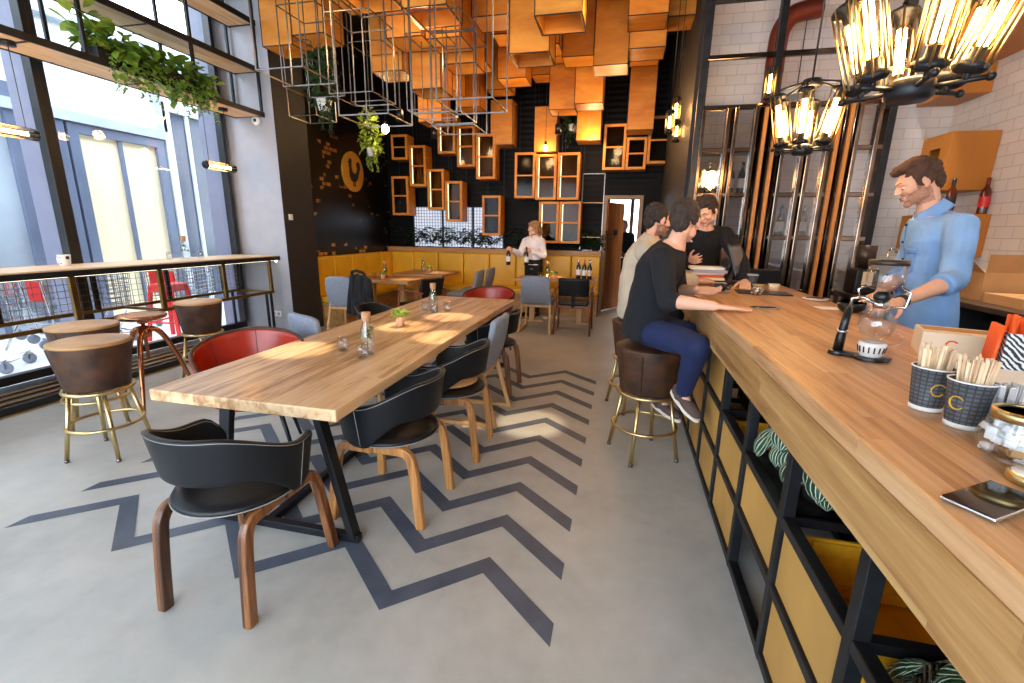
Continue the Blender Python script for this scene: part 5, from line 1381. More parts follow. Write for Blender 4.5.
# hanging plants and bulbs among them
def hung_plant(loc, label, seed, lm):
    t = thing('hanging_plant', label, 'plant', loc)
    MB().lathe([(0, 0), (.06, 0), (.085, .12), (.08, .12), (0, .1)], 18).build('pot', ceram, t)
    m = MB(); r = random.Random(seed); bush(m, (0, 0, .22), (.16, .16, .2), 130, .1, .06, r); bush(m, (-.04, 0, .5), (.12, .12, .2), 90, .1, .06, r)
    for k in range(7): trail(m, (r.uniform(-.1, .1), r.uniform(-.1, .1), .1), r.uniform(.15, .35), r)
    m.build('foliage', lm, t, recalc=False)
    c = MB(); c.tube([(0, 0, .1), (0, 0, ZC - loc[2])], .006, 6); c.build('cord', blackpl, t)
hung_plant((-3.35, 4.95, 2.78), 'dark leafy plant hanging among the steel wire frames', 3, leaf_d)
hung_plant((-3.95, 7.0, 2.62), 'yellow lit leafy plant hanging beside the glowing bulb near the left wall', 6, leaf_y)
hung_plant((-.98, 8.72, 3.22), 'dark trailing plant hanging between the crates by the doorway', 8, leaf_d)
def bulb(loc, label, r_=.05):
    t = thing('pendant_bulb', label, 'lamp', loc)
    MB().ell((0, 0, 0), (r_, r_, r_ * 1.2), 18, 12).build('bulb', emit('warm_bulb', (1, .66, .28), 40), t)
    MB().lathe([(0, r_), (.022, r_), (.022, r_ + .07), (0, r_ + .07)], 14).build('socket', blackpl, t)
    c = MB(); c.tube([(0, 0, r_ + .06), (0, 0, ZC - loc[2])], .004, 6); c.build('cord', blackpl, t)
bulb((-3.62, 6.85, 2.98), 'bare glowing bulb beside the yellow lit plant near the left wall', .055)
bulb((-1.42, 8.5, 2.93), 'bare glowing bulb hanging above the row of three cabinets', .04)
# caged-tube chandeliers
def chandelier(loc, label, n=6, rb=.155, rt=.25, L=.3, tr=.047, ph=0, lift=0):
    t = thing('chandelier', label, 'lamp', loc, ph)
    MB().lathe([(0, -.03), (.05, -.03), (.062, -.02), (.062, .02), (.045, .03), (0, .03)], 26).build('lower_hub', bsteel, t)
    MB().lathe([(0, L + .05), (.05, L + .05), (.058, L + .06), (.05, L + .095), (0, L + .1)], 26).build('upper_hub', bsteel, t)
    for k in range(n):
        ar = MB(); au = MB()
        a = 2 * PI * k / n; u = V((math.cos(a), math.sin(a), 0))
        p0 = u * rb + V((0, 0, .03)); p1 = u * rt + V((0, 0, L + .0))
        cage_tube(p0, p1, tr, t)
        ar.tube([u * .04, u * (rb + .05) + V((0, 0, .0))], .007, 8); ar.tube([u * (rb) + V((0, 0, .0)), p0], .009, 8); ar.ell(u * (rb + .05), .012, 10, 8)
        au.tube([u * .04 + V((0, 0, L + .08)), u * (rt + .0) + V((0, 0, L + .035))], .007, 8); au.tube([u * rt + V((0, 0, L + .035)), p1], .008, 8)
        ar.build('lower_arm', bsteel, t); au.build('upper_arm', bsteel, t)
    c = MB(); c.tube([(0, 0, -.02), (0, 0, ZC - loc[2])], .006, 8); c.build('cord', blackpl, t)
    MB().lathe([(0, ZC - loc[2] - .03), (.06, ZC - loc[2] - .03), (.06, ZC - loc[2]), (0, ZC - loc[2])], 24).build('canopy', bsteel, t)
chandelier((.815, 1.75, 1.93), 'nearest chandelier of caged glowing tubes above the bar', ph=.35, rb=.125, rt=.205, L=.28, tr=.042)
chandelier((1.10, 3.52, 2.04), 'second chandelier of caged glowing tubes in front of the lattice cabinet', ph=.1, rb=.13, rt=.19, L=.32, tr=.045)
def upright_tube(loc, label, L=.26, r_=.045):
    t = thing('tube_lamp', label, 'lamp', loc)
    cage_tube((0, 0, 0), (0, 0, L), r_, t)
    c = MB(); c.tube([(0, 0, L), (0, 0, ZC - loc[2])], .004, 6); c.build('cord', blackpl, t)
upright_tube((1.24, 5.08, 2.73), 'single upright caged tube lamp on the lattice cabinet upright')
upright_tube((.50, 5.9, 2.72), 'caged tube lamp at the dark partition, upper left of its trio')
upright_tube((.42, 5.6, 2.56), 'caged tube lamp at the dark partition, lower left of its trio', .22)
upright_tube((.56, 6.3, 2.6), 'caged tube lamp at the dark partition, lower right of its trio', .22)
t = thing('pendant_lamp', 'round white lamp shade behind the lattice cabinet top', 'lamp', (1.62, 5.6, 2.86))
MB().lathe([(.0, .12), (.05, .11), (.13, .05), (.155, 0), (.15, 0), (.12, .045), (0, .1)], 28).build('shade', white_p, t)
c = MB(); c.tube([(0, 0, .1), (0, 0, ZC - 2.86)], .005, 6); c.build('cord', blackpl, t)
# track spotlights over the tables
def spot_head(x, y, z, label):
    t = thing('spotlight', label, 'lamp', (x, y, z))
    MB().lathe([(.045, 0), (.05, 0), (.05, .14), (.03, .16), (0, .16)], 20).build('can', blackpl, t)
    MB().lathe([(0, .02), (.044, .02), (.044, .025), (0, .025)], 20).build('lens', emit('spot_lens', (1, .85, .6), 6), t)
    c = MB(); c.tube([(0, 0, .15), (0, 0, ZC - z)], .006, 6); c.build('stem', blackpl, t)
SPOTS = [(-1.63, 3.25, 'midway'), (-1.45, 3.75, 'past the middle'), (-1.20, 3.0, 'aisle side'), (-1.95, 2.4, 'near the red tub chair'), (-.62, 3.35, 'above the aisle')]
for (x, y, w_) in SPOTS: spot_head(x, y, 3.35, 'black spotlight can over the oak table, ' + w_)
for (x, y, w_) in ((-3.2, 6.5, 'nearer left booth table'), (-3.2, 7.75, 'farther left booth table'), (-1.1, 7.75, 'wine bottle table')): spot_head(x, y, 3.0, 'black spotlight can over the ' + w_)
for y_, w_ in ((1.6, 'nearest the camera'), (3.3, 'above the barista'), (4.9, 'beside the lattice cabinet')):  # unseen cans added to brighten the tiled wall and back bar
    t = thing('spotlight', 'unseen ceiling downlight added to brighten the back bar, ' + w_, 'lamp', (2.2, y_, ZC - .2))
    MB().lathe([(.075, 0), (.085, 0), (.085, .2), (0, .2)], 24).build('can', white_p, t)
    MB().lathe([(0, .03), (.074, .03), (.074, .036), (0, .036)], 24).build('lens', emit('fill_can_lens', (1, .9, .76), 8), t)
# round emblem on the dark left wall
t = thing('wall_sign', 'round golden sign with a dark rooster emblem on the dark wall', 'sign', (-4.78, 7.72, 2.48))
Mx = Matrix(((0, 0, 1), (1, 0, 0), (0, 1, 0)))
gold_m = mat('gold_sign', srgb(206, 150, 52), .45, .2, .08)
MB().lathe([(0, 0), (.33, 0), (.34, .01), (.34, .035), (.33, .04), (0, .04)], 48, M=Mx).build('disc', gold_m, t)
ro = [(-.05, -.17), (.05, -.17), (.12, -.11), (.16, -.02), (.21, .08), (.20, .16), (.14, .19), (.09, .14), (.12, .06), (.08, -.01), (.02, -.03), (-.04, .0), (-.07, .07), (-.065, .14), (-.05, .18), (-.08, .22), (-.10, .195), (-.125, .215), (-.13, .175), (-.17, .15), (-.135, .125), (-.15, .085), (-.13, .06), (-.14, 0), (-.13, -.08), (-.10, -.14)]
MB().prism(ro, .041, .05, M=Mx).build('rooster_emblem', dark, t)
lg = MB(); lg.prism([(-.03, -.165), (-.01, -.165), (-.01, -.25), (-.03, -.25)], .041, .05, M=Mx); lg.prism([(.02, -.165), (.035, -.165), (.035, -.25), (.02, -.25)], .041, .05, M=Mx); lg.build('rooster_legs', dark, t)
# black display rail frame by the doorway with small shelves
t = thing('wire_rack', 'tall thin steel rack with two shelves on the dark wall beside the doorway', 'rack', (-.62, 8.95, 0))
f = MB()
for x in (-.16, .24):
    f.bar((x, .07, 1.16), (x, .07, 2.55), .016)
for z in (1.16, 2.55): f.bar((-.16, .07, z), (.24, .07, z), .016)
f.build('frame', rawsteel, t)
for z in (1.4, 2.02): MB().b2((-.16, -.1, z), (.24, .08, z + .015)).build('shelf', ashw, t)
# ================================================================== PEOPLE
skin = mat('skin', srgb(226, 174, 146), .5, var=.06, scale=12)
skin.node_tree.nodes['Principled BSDF'].inputs['Subsurface Weight'].default_value = .08
lipm = mat('lip', srgb(186, 112, 100), .45, var=.05)
eyew = mat('eye_white', srgb(235, 232, 228), .2, var=.02); eyed = mat('eye_iris', srgb(50, 38, 30), .15, var=.05)
def hairmat(n, c): return mat(n, c, .8, var=.45, scale=40, stretch=(1, 1, .35), bump=.5, bscale=150)
hair_br = hairmat('brown_hair', srgb(74, 48, 34)); hair_dk = hairmat('dark_hair', srgb(46, 36, 32)); hair_bl = hairmat('blond_hair', srgb(160, 120, 82)); hair_gb = hairmat('grey_brown_hair', srgb(54, 42, 36))
beardm = mat('short_beard', srgb(180, 132, 108), .75, var=.3, scale=90, bump=.3, bscale=300)
def denim(n, c): return mat(n, c, .85, var=.2, scale=5, bump=.9, bscale=11)
denim_l = denim('light_blue_denim', srgb(122, 164, 214)); denim_d = denim('navy_denim', srgb(22, 36, 78)); knit = mat('black_knit', srgb(20, 22, 28), .95, var=.2, scale=30, bump=.5, bscale=60); beigej = denim('beige_quilted_cloth', srgb(196, 180, 156)); whiteb = denim('white_blouse', srgb(236, 228, 228)); blackt = mat('black_trousers', srgb(18, 18, 20), .9)
shoe_br = mat('brown_suede_shoe', srgb(92, 70, 66), .8, var=.25); sole_w = mat('pale_rubber_sole', srgb(226, 218, 204), .7)

MOULD = bpy.data.scenes.new('mould')
def remeshed(mb, name, m, parent, vox, smooth=2, noise_amp=0, noise_sc=60, root=V((0, 0, 0))):
    me = bpy.data.meshes.new(name + '_src'); me.from_pydata([tuple(V(p) - root) for p in mb.v], [], mb.f); me.update()
    bm = bmesh.new(); bm.from_mesh(me); bmesh.ops.recalc_face_normals(bm, faces=bm.faces); bm.to_mesh(me); bm.free()
    sc2 = MOULD; tmp = bpy.data.objects.new('tmp', me); sc2.collection.objects.link(tmp)
    r = tmp.modifiers.new('r', 'REMESH'); r.mode = 'VOXEL'; r.voxel_size = vox; r.use_smooth_shade = True
    s = tmp.modifiers.new('s', 'SMOOTH'); s.iterations = smooth; s.factor = .5
    vl = sc2.view_layers[0]; vl.update(); dg = vl.depsgraph
    out = bpy.data.meshes.new_from_object(tmp.evaluated_get(dg))
    bpy.data.objects.remove(tmp, do_unlink=True); bpy.data.meshes.remove(me)
    out.name = name; out.materials.clear(); out.materials.append(m)
    if noise_amp:
        n_ = len(out.vertices); cs = [0.0] * (3 * n_); ns = [0.0] * (3 * n_)
        out.vertices.foreach_get('co', cs); out.vertex_normals.foreach_get('vector', ns)
        for i in range(n_):
            d = noise.noise(V(cs[3 * i:3 * i + 3]) * noise_sc) * noise_amp
            for j in range(3): cs[3 * i + j] += ns[3 * i + j] * d
        out.vertices.foreach_set('co', cs); out.update()
    out.polygons.foreach_set('use_smooth', [True] * len(out.polygons))
    o = bpy.data.objects.new(name, out); COL.objects.link(o)
    if parent: o.parent = parent
    return o
def frame_from(fwd, up=(0, 0, 1)):
    f = V(fwd).normalized(); x = f.cross(V(up)).normalized(); u = x.cross(f); return Matrix((x, f, u)).transposed()
def head_into(mb, c, Mh, fem=False):
    c = V(c); T = lambda *p: Mh @ V(p) + c
    E_ = lambda p, r_, n=18: mb.ell(T(*p), r_, n, 12, M=Mh)
    j = .94 if fem else 1
    E_((0, -.018, .03), (.073, .092, .083)); E_((0, .028, .005), (.061 * j, .058, .085)); E_((0, .026, -.058), (.053 * j, .054, .052)); E_((0, .068, -.096), (.022 * j, .02, .018))
    mb.tube([T(0, .078, .022), T(0, .091, .0), T(0, .102, -.02)], [.008, .009, .010], 10); E_((0, .101, -.022), (.0105, .0105, .009)); E_((.010, .092, -.025), (.0085, .0095, .0075)); E_((-.010, .092, -.025), (.0085, .0095, .0075))
    mb.chain([T(-.044, .066, .022), T(-.016, .084, .026), T(.016, .084, .026), T(.044, .066, .022)], [.010, .0095, .0095, .010], 10)
    for s in (-1, 1):
        E_((s * .042, .056, -.022), (.024, .024, .022)); E_((s * .048, .01, -.062), (.016, .03, .03))
        M2 = Mh @ Matrix.Rotation(R(-12), 3, 'X') @ Matrix.Rotation(s * R(-18), 3, 'Z')
        mb.ell(T(s * .078, -.012, -.004), (.009, .02, .031), 12, 10, M=M2); mb.ell(T(s * .08, -.006, -.03), (.007, .009, .010), 10, 8, M=M2)
    mb.chain([T(-.022, .082, -.054), T(0, .088, -.052), T(.022, .082, -.054)], [.006, .0075, .006], 8); mb.chain([T(-.018, .081, -.064), T(0, .086, -.065), T(.018, .081, -.064)], [.006, .0075, .006], 8)
def hand_into(mb, wrist, d, n, side, curl=.3, spread=.12, sz=1.0):
    """palm and five fingers: d = pointing direction, n = palm normal (palm side), side = +1 when the thumb lies along d x n"""
    w = V(wrist); d = V(d).normalized(); n = V(n); n = (n - d * n.dot(d)).normalized(); t = d.cross(n) * side
    L = .095 * sz
    for k, o in enumerate((.030, .010, -.010, -.028)):
        mb.chain([w + t * o * .55 * sz, w + d * L * .55 + t * o * .95 * sz, w + d * L * (1.0 - .05 * abs(k - 1)) + t * o * sz], [.014 * sz, .0135 * sz, .0105 * sz], 10)
    tips = []
    for k, (o, ln) in enumerate(((.030, .072), (.0105, .082), (-.0095, .076), (-.028, .060))):
        b0 = w + d * L * (1.0 - .05 * abs(k - 1)) + t * o * sz
        a = (o / .03) * spread; q = b0; ang = curl * .5
        pts = [b0]; 
        for sgm, f in enumerate((.45, .31, .24)):
            dd = (d * math.cos(ang) + n * math.sin(ang)); dd = (dd + t * a).normalized()
            q = q + dd * ln * f * sz; pts.append(q); ang += curl * (1.0 if sgm == 0 else .8)
        mb.chain(pts, [.0092 * sz, .0088 * sz, .008 * sz, .0068 * sz], 10)
    b0 = w + d * .022 * sz + t * .026 * sz
    p1 = b0 + (d * .55 + t * .8 + n * .25).normalized() * .038 * sz; p2 = p1 + (d * .8 + t * .5 + n * (.2 + curl * .4)).normalized() * .03 * sz; p3 = p2 + (d * .92 + t * .25 + n * (.2 + curl * .6)).normalized() * .024 * sz
    mb.chain([b0, p1, p2, p3], [.0145 * sz, .0115 * sz, .0095 * sz, .008 * sz], 10)
def lerp(a, b_, u): return V(a) * (1 - u) + V(b_) * u
def torso_rings(J, off=0, zlo=-.12, ztop=1.0, wf=1.0, hip=1.0):
    """rings up the spine from below the pelvis to the neck base"""
    pel, ch, nk = V(J['pelvis']), V(J['chest']), V(J['neck'])
    rh = (V(J['hipR']) - V(J['hipL'])).normalized(); rs = (V(J['shR']) - V(J['shL'])).normalized(); hw = (V(J['shR']) - V(J['shL'])).length / 2
    up0 = (ch - pel).normalized(); up1 = (nk - ch).normalized()
    long_ = zlo < -.15
    spec = [(pel + up0 * zlo, (.215 if long_ else .15) * hip, (.16 if long_ else .105) * hip, 0), (pel, (.195 if long_ else .168) * hip, (.138 if long_ else .118) * hip, 0), (lerp(pel, ch, .3), .155 * wf, .11 * wf, .25), (lerp(pel, ch, .6), .16 * wf, .112 * wf, .6), (ch, hw * .86, .122, 1), (lerp(ch, nk, .35), hw * .90, .118, 1), (lerp(ch, nk, .66), hw * .80, .098, 1), (lerp(ch, nk, .86), hw * .50, .076, 1), (nk, .062, .062, 1)]
    out = []
    for c, rx, ry, u in spec:
        r_ = (rh * (1 - u) + rs * u).normalized(); up = (up0 * (1 - u) + up1 * u).normalized(); f = up.cross(r_).normalized(); r_ = f.cross(up)
        out.append((c, r_, f, rx + off, ry + off))
    return out
def person(label, root, J, st):
    root = V(root); t = thing('person', label, 'person', root)
    K = lambda k: V(J[k])
    fem = st.get('fem', False); a = st.get('arm', 1.0)
    Mh = frame_from(J['face']) * st.get('head', 1.05); hc = K('head')
    b = MB()
    head_into(b, hc, Mh, fem)
    nb = K('neck')
    b.chain([hc + Mh @ V((0, -.03, -.05)), lerp(hc + Mh @ V((0, -.03, -.05)), nb, .6), nb - V((0, 0, .03))], [.055 if not fem else .046, .054 if not fem else .045, .068])
    b.rings(torso_rings(J, 0, -.08, wf=st.get('wf', 1), hip=st.get('hip', 1)))
    for s in 'LR':
        sh, el, wr = K('sh' + s), K('el' + s), K('wr' + s)
        b.chain([lerp(K('chest'), sh, .6) + V((0, 0, .04)), sh, lerp(sh, el, .5), el, lerp(el, wr, .35), wr], [.075, .058 * a, .05 * a, .041 * a, .041 * a, .026 * a])
        hd = J['hand' + s]; hand_into(b, wr + (V(hd[0]).normalized()) * .012, hd[0], hd[1], hd[2], hd[3], sz=st.get('hs', 1.0))
        hp, kn, an = K('hip' + s), K('kn' + s), K('an' + s)
        b.chain([hp, lerp(hp, kn, .5), kn, lerp(kn, an, .35), an], [.088, .075, .056, .055, .036])
        Ms = frame_from(J['toe' + s]); b.chain([an, an + Ms @ V((0, .03, -.045)), an + Ms @ V((0, .13, -.052))], [.034, .03, .022])
    bo = remeshed(b, 'body', skin, t, .0062, 2, root=root)
    # clothing
    off = st.get('off', .014)
    s_ = MB()
    rr_ = torso_rings(J, off, st.get('hem', -.05), wf=st.get('wf', 1) * 1.04, hip=st.get('hip', 1))
    last = rr_[-1]; rr_[-1] = (last[0] - (last[0] - V(J['chest'])).normalized() * .02, last[1], last[2], last[3] + .012, last[4] + .012)
    s_.rings(rr_)
    for s in 'LR':
        sh, el, wr = K('sh' + s), K('el' + s), K('wr' + s)
        e = st.get('sleeve', 1.0)
        pts = [lerp(K('chest'), sh, .55) + V((0, 0, .05)), sh, lerp(sh, el, .5), el]; rs = [.085, .058 * a + off, .05 * a + off, .043 * a + off]
        if e > 1: pts.append(lerp(el, wr, (e - 1) * .5)); rs.append(.042 * a + off); pts.append(lerp(el, wr, e - 1)); rs.append((.041 - .013 * (e - 1)) * a + off * .8)
        else: pts[-1] = lerp(sh, el, e); 
        s_.chain(pts, rs)
    top = remeshed(s_, st['top'], st['topm'], t, .0085, 3, .006, 11, root)
    if st.get('rolled'):
        for s in 'LR':
            c = MB(); sh, el, wr = K('sh' + s), K('el' + s), K('wr' + s); e = st['sleeve'] - 1
            p = lerp(el, wr, e); d = (wr - el).normalized()
            c.tube([p - d * .07, p - d * .045, p - d * .0, p + d * .008], [.060 * a, .0635 * a, .062 * a, .054 * a], 20)
            remeshed(c, 'rolled_cuff', st['topm'], top, .006, 1, .003, 30, root)
    if st.get('collar'):
        c = MB(); up = (K('head') - nb).normalized(); rt = (K('shR') - K('shL')).normalized(); f = up.cross(rt).normalized(); n0 = nb + up * .0
        for i in range(2):
            pts = []; 
        def col(u, v):
            th = R(-165) + R(330) * u; rr2 = .066 + .030 * v * (1 if v > 0 else 0)
            hgt = .022 - .050 * v + .012 * math.cos(th) * 1
            return n0 - root + rt * (rr2 * math.sin(th)) - f * (rr2 * math.cos(th)) * 1.05 + up * (hgt + .012 * (1 - v))
        c.sheet(col, 33, 5); c.build('collar', st['topm'], top, solid=.006)
    tr = MB(); tr.rings([r for r in torso_rings(J, .012, -.07, hip=st.get('hip', 1))[:3]])
    for s in 'LR':
        hp, kn, an = K('hip' + s), K('kn' + s), K('an' + s)
        tr.chain([hp, lerp(hp, kn, .5), kn, lerp(kn, an, .4), lerp(kn, an, .99)], [.098, .088, .07, .066, .054])
    remeshed(tr, 'trousers', st['legm'], t, .0085, 3, .006, 9, root)
    for s in 'LR':
        an, td = K('an' + s), V(J['toe' + s]).normalized()
        Ms = frame_from(td); f = MB(); base = an + Ms @ V((0, 0, -.075))
        f.ell(base + Ms @ V((0, -.02, .035)), (.036, .06, .05), M=Ms); f.ell(base + Ms @ V((0, .09, .02)), (.044, .095, .034), M=Ms); f.cap(an + Ms @ V((0, 0, .015)), base + Ms @ V((0, .0, .02)), .044, .042)
        sh_ = remeshed(f, 'shoe', st.get('shoem', blackpl), t, .007, 2, root=root)
        so = MB(); prof = []
        for k in range(24):
            q = 2 * PI * k / 24; y = .055 + .135 * math.sin(q); x = .043 * math.cos(q) * (1.05 if math.sin(q) > 0 else .88)
            prof.append((x, y))
        so.prism(prof, -.018, .004, M=Ms); so.v = [tuple(V(p) + base - root) for p in so.v]
        so.build('sole', st.get('solem', blackpl), sh_, bevel=.004)
    # face details
    T = lambda *p: Mh @ V(p) + hc - root
    for sx in (-1, 1):
        e = MB().ell(T(sx * .031, .0685, .004 if not st.get('down') else .0005), (.0125, .0125, .0115 if not st.get('down') else .006), 14, 10, M=Mh).build('eye', eyew, t)
        MB().ell(T(sx * .031, .078, .002 if not st.get('down') else -.003), (.0055, .0035, .0055), 10, 8, M=Mh).build('iris', eyed, e)
        br_ = MB(); br_.chain([T(sx * .016, .0905, .026), T(sx * .031, .083, .0305), T(sx * .044, .0695, .027)], [.003, .0036, .002], 8); br_.build('eyebrow', st['hairm'], t)
    lp = MB(); lp.chain([T(-.022, .0845, -.0545), T(0, .093, -.0525), T(.022, .0845, -.0545)], [.003, .0047, .003], 8); lp.chain([T(-.018, .084, -.063), T(0, .0915, -.0645), T(.018, .084, -.063)], [.003, .005, .003], 8); lp.build('lips', lipm, t)
    h = MB(); TT = lambda *p: Mh @ V(p) + hc
    HE = lambda p, r_: h.ell(TT(*p), r_, 18, 12, M=Mh)
    HE((0, -.028, .043), (.080, .094, .083)); HE((0, -.075, -.012), (.058, .042, .062))
    for s in (-1, 1): HE((s * .066, -.022, .018), (.017, .048, .046)); HE((s * .071, .012, .012), (.008, .016, .034))
    hs = st.get('hair', 'short')
    if hs == 'quiff': HE((0, .035, .098), (.06, .052, .032)); HE((.012, .062, .092), (.045, .034, .024)); HE((0, -.01, .10), (.07, .07, .04))
    if hs == 'receding': HE((0, -.035, .06), (.074, .085, .07))
    if hs == 'tied':
        HE((0, -.02, .05), (.083, .098, .082)); HE((0, -.1, .03), (.04, .035, .04)); h.chain([TT(0, -.12, .02), TT(.01, -.135, -.06), TT(.015, -.12, -.16)], [.032, .034, .016])
        for s in (-1, 1): h.chain([TT(s * .03, .07, .085), TT(s * .07, .03, .03), TT(s * .076, -.02, -.02)], [.016, .016, .018])
    remeshed(h, 'hair', st['hairm'], t, .006, 2, .007, 55, root)
    if st.get('beard'):
        Mi = Mh.inverted(); me = bo.data; keep = []
        for p in me.polygons:
            x, y, z = Mi @ (p.center + root - hc); ax_ = abs(x)
            jaw = -.118 < z < -.034 - .35 * max(0, y - .04) and y > -.035 and not (ax_ < .026 and -.073 < z < -.047 and y > .06)
            sb_ = ax_ > .052 and -.05 < z < .012 and -.012 < y < .026 and ax_ < .074
            mo = ax_ < .03 and -.05 < z < -.0375 and y > .072
            if jaw or sb_ or mo: keep.append(p)
        ids = {}; vs_ = []; fs_ = []
        for p in keep:
            f = []
            for i in p.vertices:
                if i not in ids:
                    ids[i] = len(vs_); v = me.vertices[i]; vs_.append(v.co + v.normal * (.0012 + .0014 * noise.noise(v.co * 300)))
                f.append(ids[i])
            fs_.append(tuple(f))
        q = MB(); q.add(vs_, fs_, 0, True); q.build('beard', st.get('beardm', beardm), t, recalc=False)
    return t, top

# ---- barista in a denim shirt
zb = .12
J = dict(pelvis=(1.83, 3.28, 1.08), chest=(1.82, 3.27, 1.44), neck=(1.755, 3.27, 1.65), head=(1.66, 3.275, 1.81), face=(-.90, .14, -.42),
         shL=(1.80, 3.055, 1.555), shR=(1.85, 3.475, 1.555), elL=(1.69, 2.83, 1.285), elR=(1.74, 3.40, 1.26), wrL=(1.36, 2.62, 1.185), wrR=(1.46, 3.02, 1.18),
         handL=((-.85, -.5, -.05), (-.3, .3, -.9), 1, .5), handR=((-.62, -.78, -.05), (.1, -.3, -.9), -1, .5),
         hipL=(1.82, 3.18, 1.02), hipR=(1.86, 3.37, 1.02), knL=(1.80, 3.17, .60), knR=(1.80, 3.40, .60), anL=(1.84, 3.17, .21), anR=(1.84, 3.40, .21), toeL=(-1, -.1, 0), toeR=(-1, .1, 0))
bt, btop = person('barista in a light blue denim shirt with rolled sleeves looking down at the siphon', (1.76, 3.28, zb), J,
    dict(top='denim_shirt', topm=denim_l, legm=denim_d, hairm=hair_br, hair='quiff', beard=True, sleeve=1.22, rolled=True, collar=True, off=.018, hem=-.26, wf=1.04, down=True, arm=1.0, head=1.06))
RT = V((1.76, 3.28, zb))
from mathutils.bvhtree import BVHTree
bv = BVHTree.FromPolygons([v.co for v in btop.data.vertices], [tuple(p.vertices) for p in btop.data.polygons])
def onto(p, off=.003):
    """drop a point sideways onto the shirt's surface"""
    p = V(p); d_ = V((Ch.x, Ch.y, p.z)) - p; d_.normalize()
    h_, n_, i_, q_ = bv.ray_cast(p - d_ * .3 - RT, d_)
    if h_ is None: h_, n_, i_, q_ = bv.find_nearest(p - RT)
    return h_ - d_ * off
Fd = V((-.95, .24, 0)).normalized(); Rd = V((.24, .95, 0)).normalized(); Ch = V((1.82, 3.27, 0))
def sp_(a, z): # a = angle round the chest from the breastbone, + to his left
    d_ = Fd * math.cos(a) - Rd * math.sin(a); return Ch + d_ * .25 + V((0, 0, z))
pk = MB(); pk.sheet(lambda u, v: onto(sp_(.36 + .42 * u, 1.30 + .12 * v - (.018 * (1 - abs(2 * u - 1)) * (1 - v))), .004), 12, 10)
po = pk.build('chest_pocket', denim_p := denim('stitched_denim', srgb(108, 150, 204)), btop, solid=.003)
sm_ = MB(); sm_.sheet(lambda u, v: onto(sp_(-.06 + .12 * u, 1.02 + .56 * v), .004), 4, 40); sm_.build('button_placket', denim_p, btop, solid=.003)
fl_ = MB(); fl_.sheet(lambda u, v: onto(sp_(.345 + .45 * u, 1.405 + .028 * v), .007), 12, 4); fl_.build('pocket_flap', denim_p, btop, solid=.003)
for k in range(6): MB().ell(onto(sp_(0, 1.57 - k * .1), .008), (.007, .007, .007), 10, 8).build('button', dark, btop)
wt_ = MB(); ww = V((1.375, 2.63, 1.188)) - RT; wd_ = (V((1.36, 2.62, 1.185)) - V((1.69, 2.83, 1.285))).normalized()
wt_.tube([ww - wd_ * .012, ww + wd_ * .012], [.034, .034], 20); wt_.build('wristwatch', blackpl, bt)

# ---- man in a black sweater on the near stool
J = dict(pelvis=(.175, 3.07, .90), chest=(.235, 3.08, 1.24), neck=(.325, 3.07, 1.44), head=(.375, 3.06, 1.575), face=(.50, .86, -.12),
         shL=(.34, 3.27, 1.35), shR=(.245, 2.88, 1.35), elL=(.40, 3.27, 1.12), elR=(.275, 2.73, 1.125), wrL=(.475, 3.04, 1.16), wrR=(.50, 2.575, 1.128),
         handL=((.62, -.60, .02), (-.5, -.2, .9), 1, .25), handR=((.93, -.0, -.04), (0, 0, -1), 1, .06),
         hipL=(.20, 3.15, .885), hipR=(.22, 2.98, .885), knL=(.46, 3.07, .875), knR=(.445, 2.60, .90), anL=(.345, 3.12, .40), anR=(.435, 2.80, .575), toeL=(.6, -.7, -.15), toeR=(.50, -.66, -.42))
person('man in black sweater and navy jeans on the near stool, palm on the counter', (.235, 3.06, 0), J,
    dict(top='black_sweater', topm=knit, legm=denim_d, hairm=hair_gb, hair='short', sleeve=1.18, off=.018, hem=-.08, shoem=shoe_br, solem=sole_w, wf=1.05))
# ---- man in a beige jacket behind him
J = dict(pelvis=(.15, 3.96, .90), chest=(.17, 3.96, 1.24), neck=(.235, 3.95, 1.445), head=(.275, 3.93, 1.60), face=(.86, .45, -.10),
         shL=(.22, 4.14, 1.36), shR=(.19, 3.76, 1.36), elL=(.40, 4.18, 1.15), elR=(.36, 3.72, 1.15), wrL=(.60, 4.05, 1.14), wrR=(.58, 3.80, 1.14),
         handL=((.8, -.5, 0), (0, 0, -1), -1, .2), handR=((.9, .3, 0), (0, 0, -1), 1, .2),
         hipL=(.18, 4.05, .885), hipR=(.18, 3.87, .885), knL=(.46, 4.08, .86), knR=(.46, 3.80, .86), anL=(.38, 4.08, .40), anR=(.38, 3.80, .40), toeL=(1, .1, -.2), toeR=(1, -.1, -.2))
person('bearded man in a beige quilted jacket on the farther stool, mostly hidden', (.19, 3.95, 0), J,
    dict(top='beige_jacket', topm=beigej, legm=blackt, hairm=hair_dk, hair='receding', beard=True, sleeve=1.9, off=.03, hem=-.10, collar=True, wf=1.1, beardm=mat('dark_beard', srgb(158, 116, 96), .8, var=.3, scale=90)))
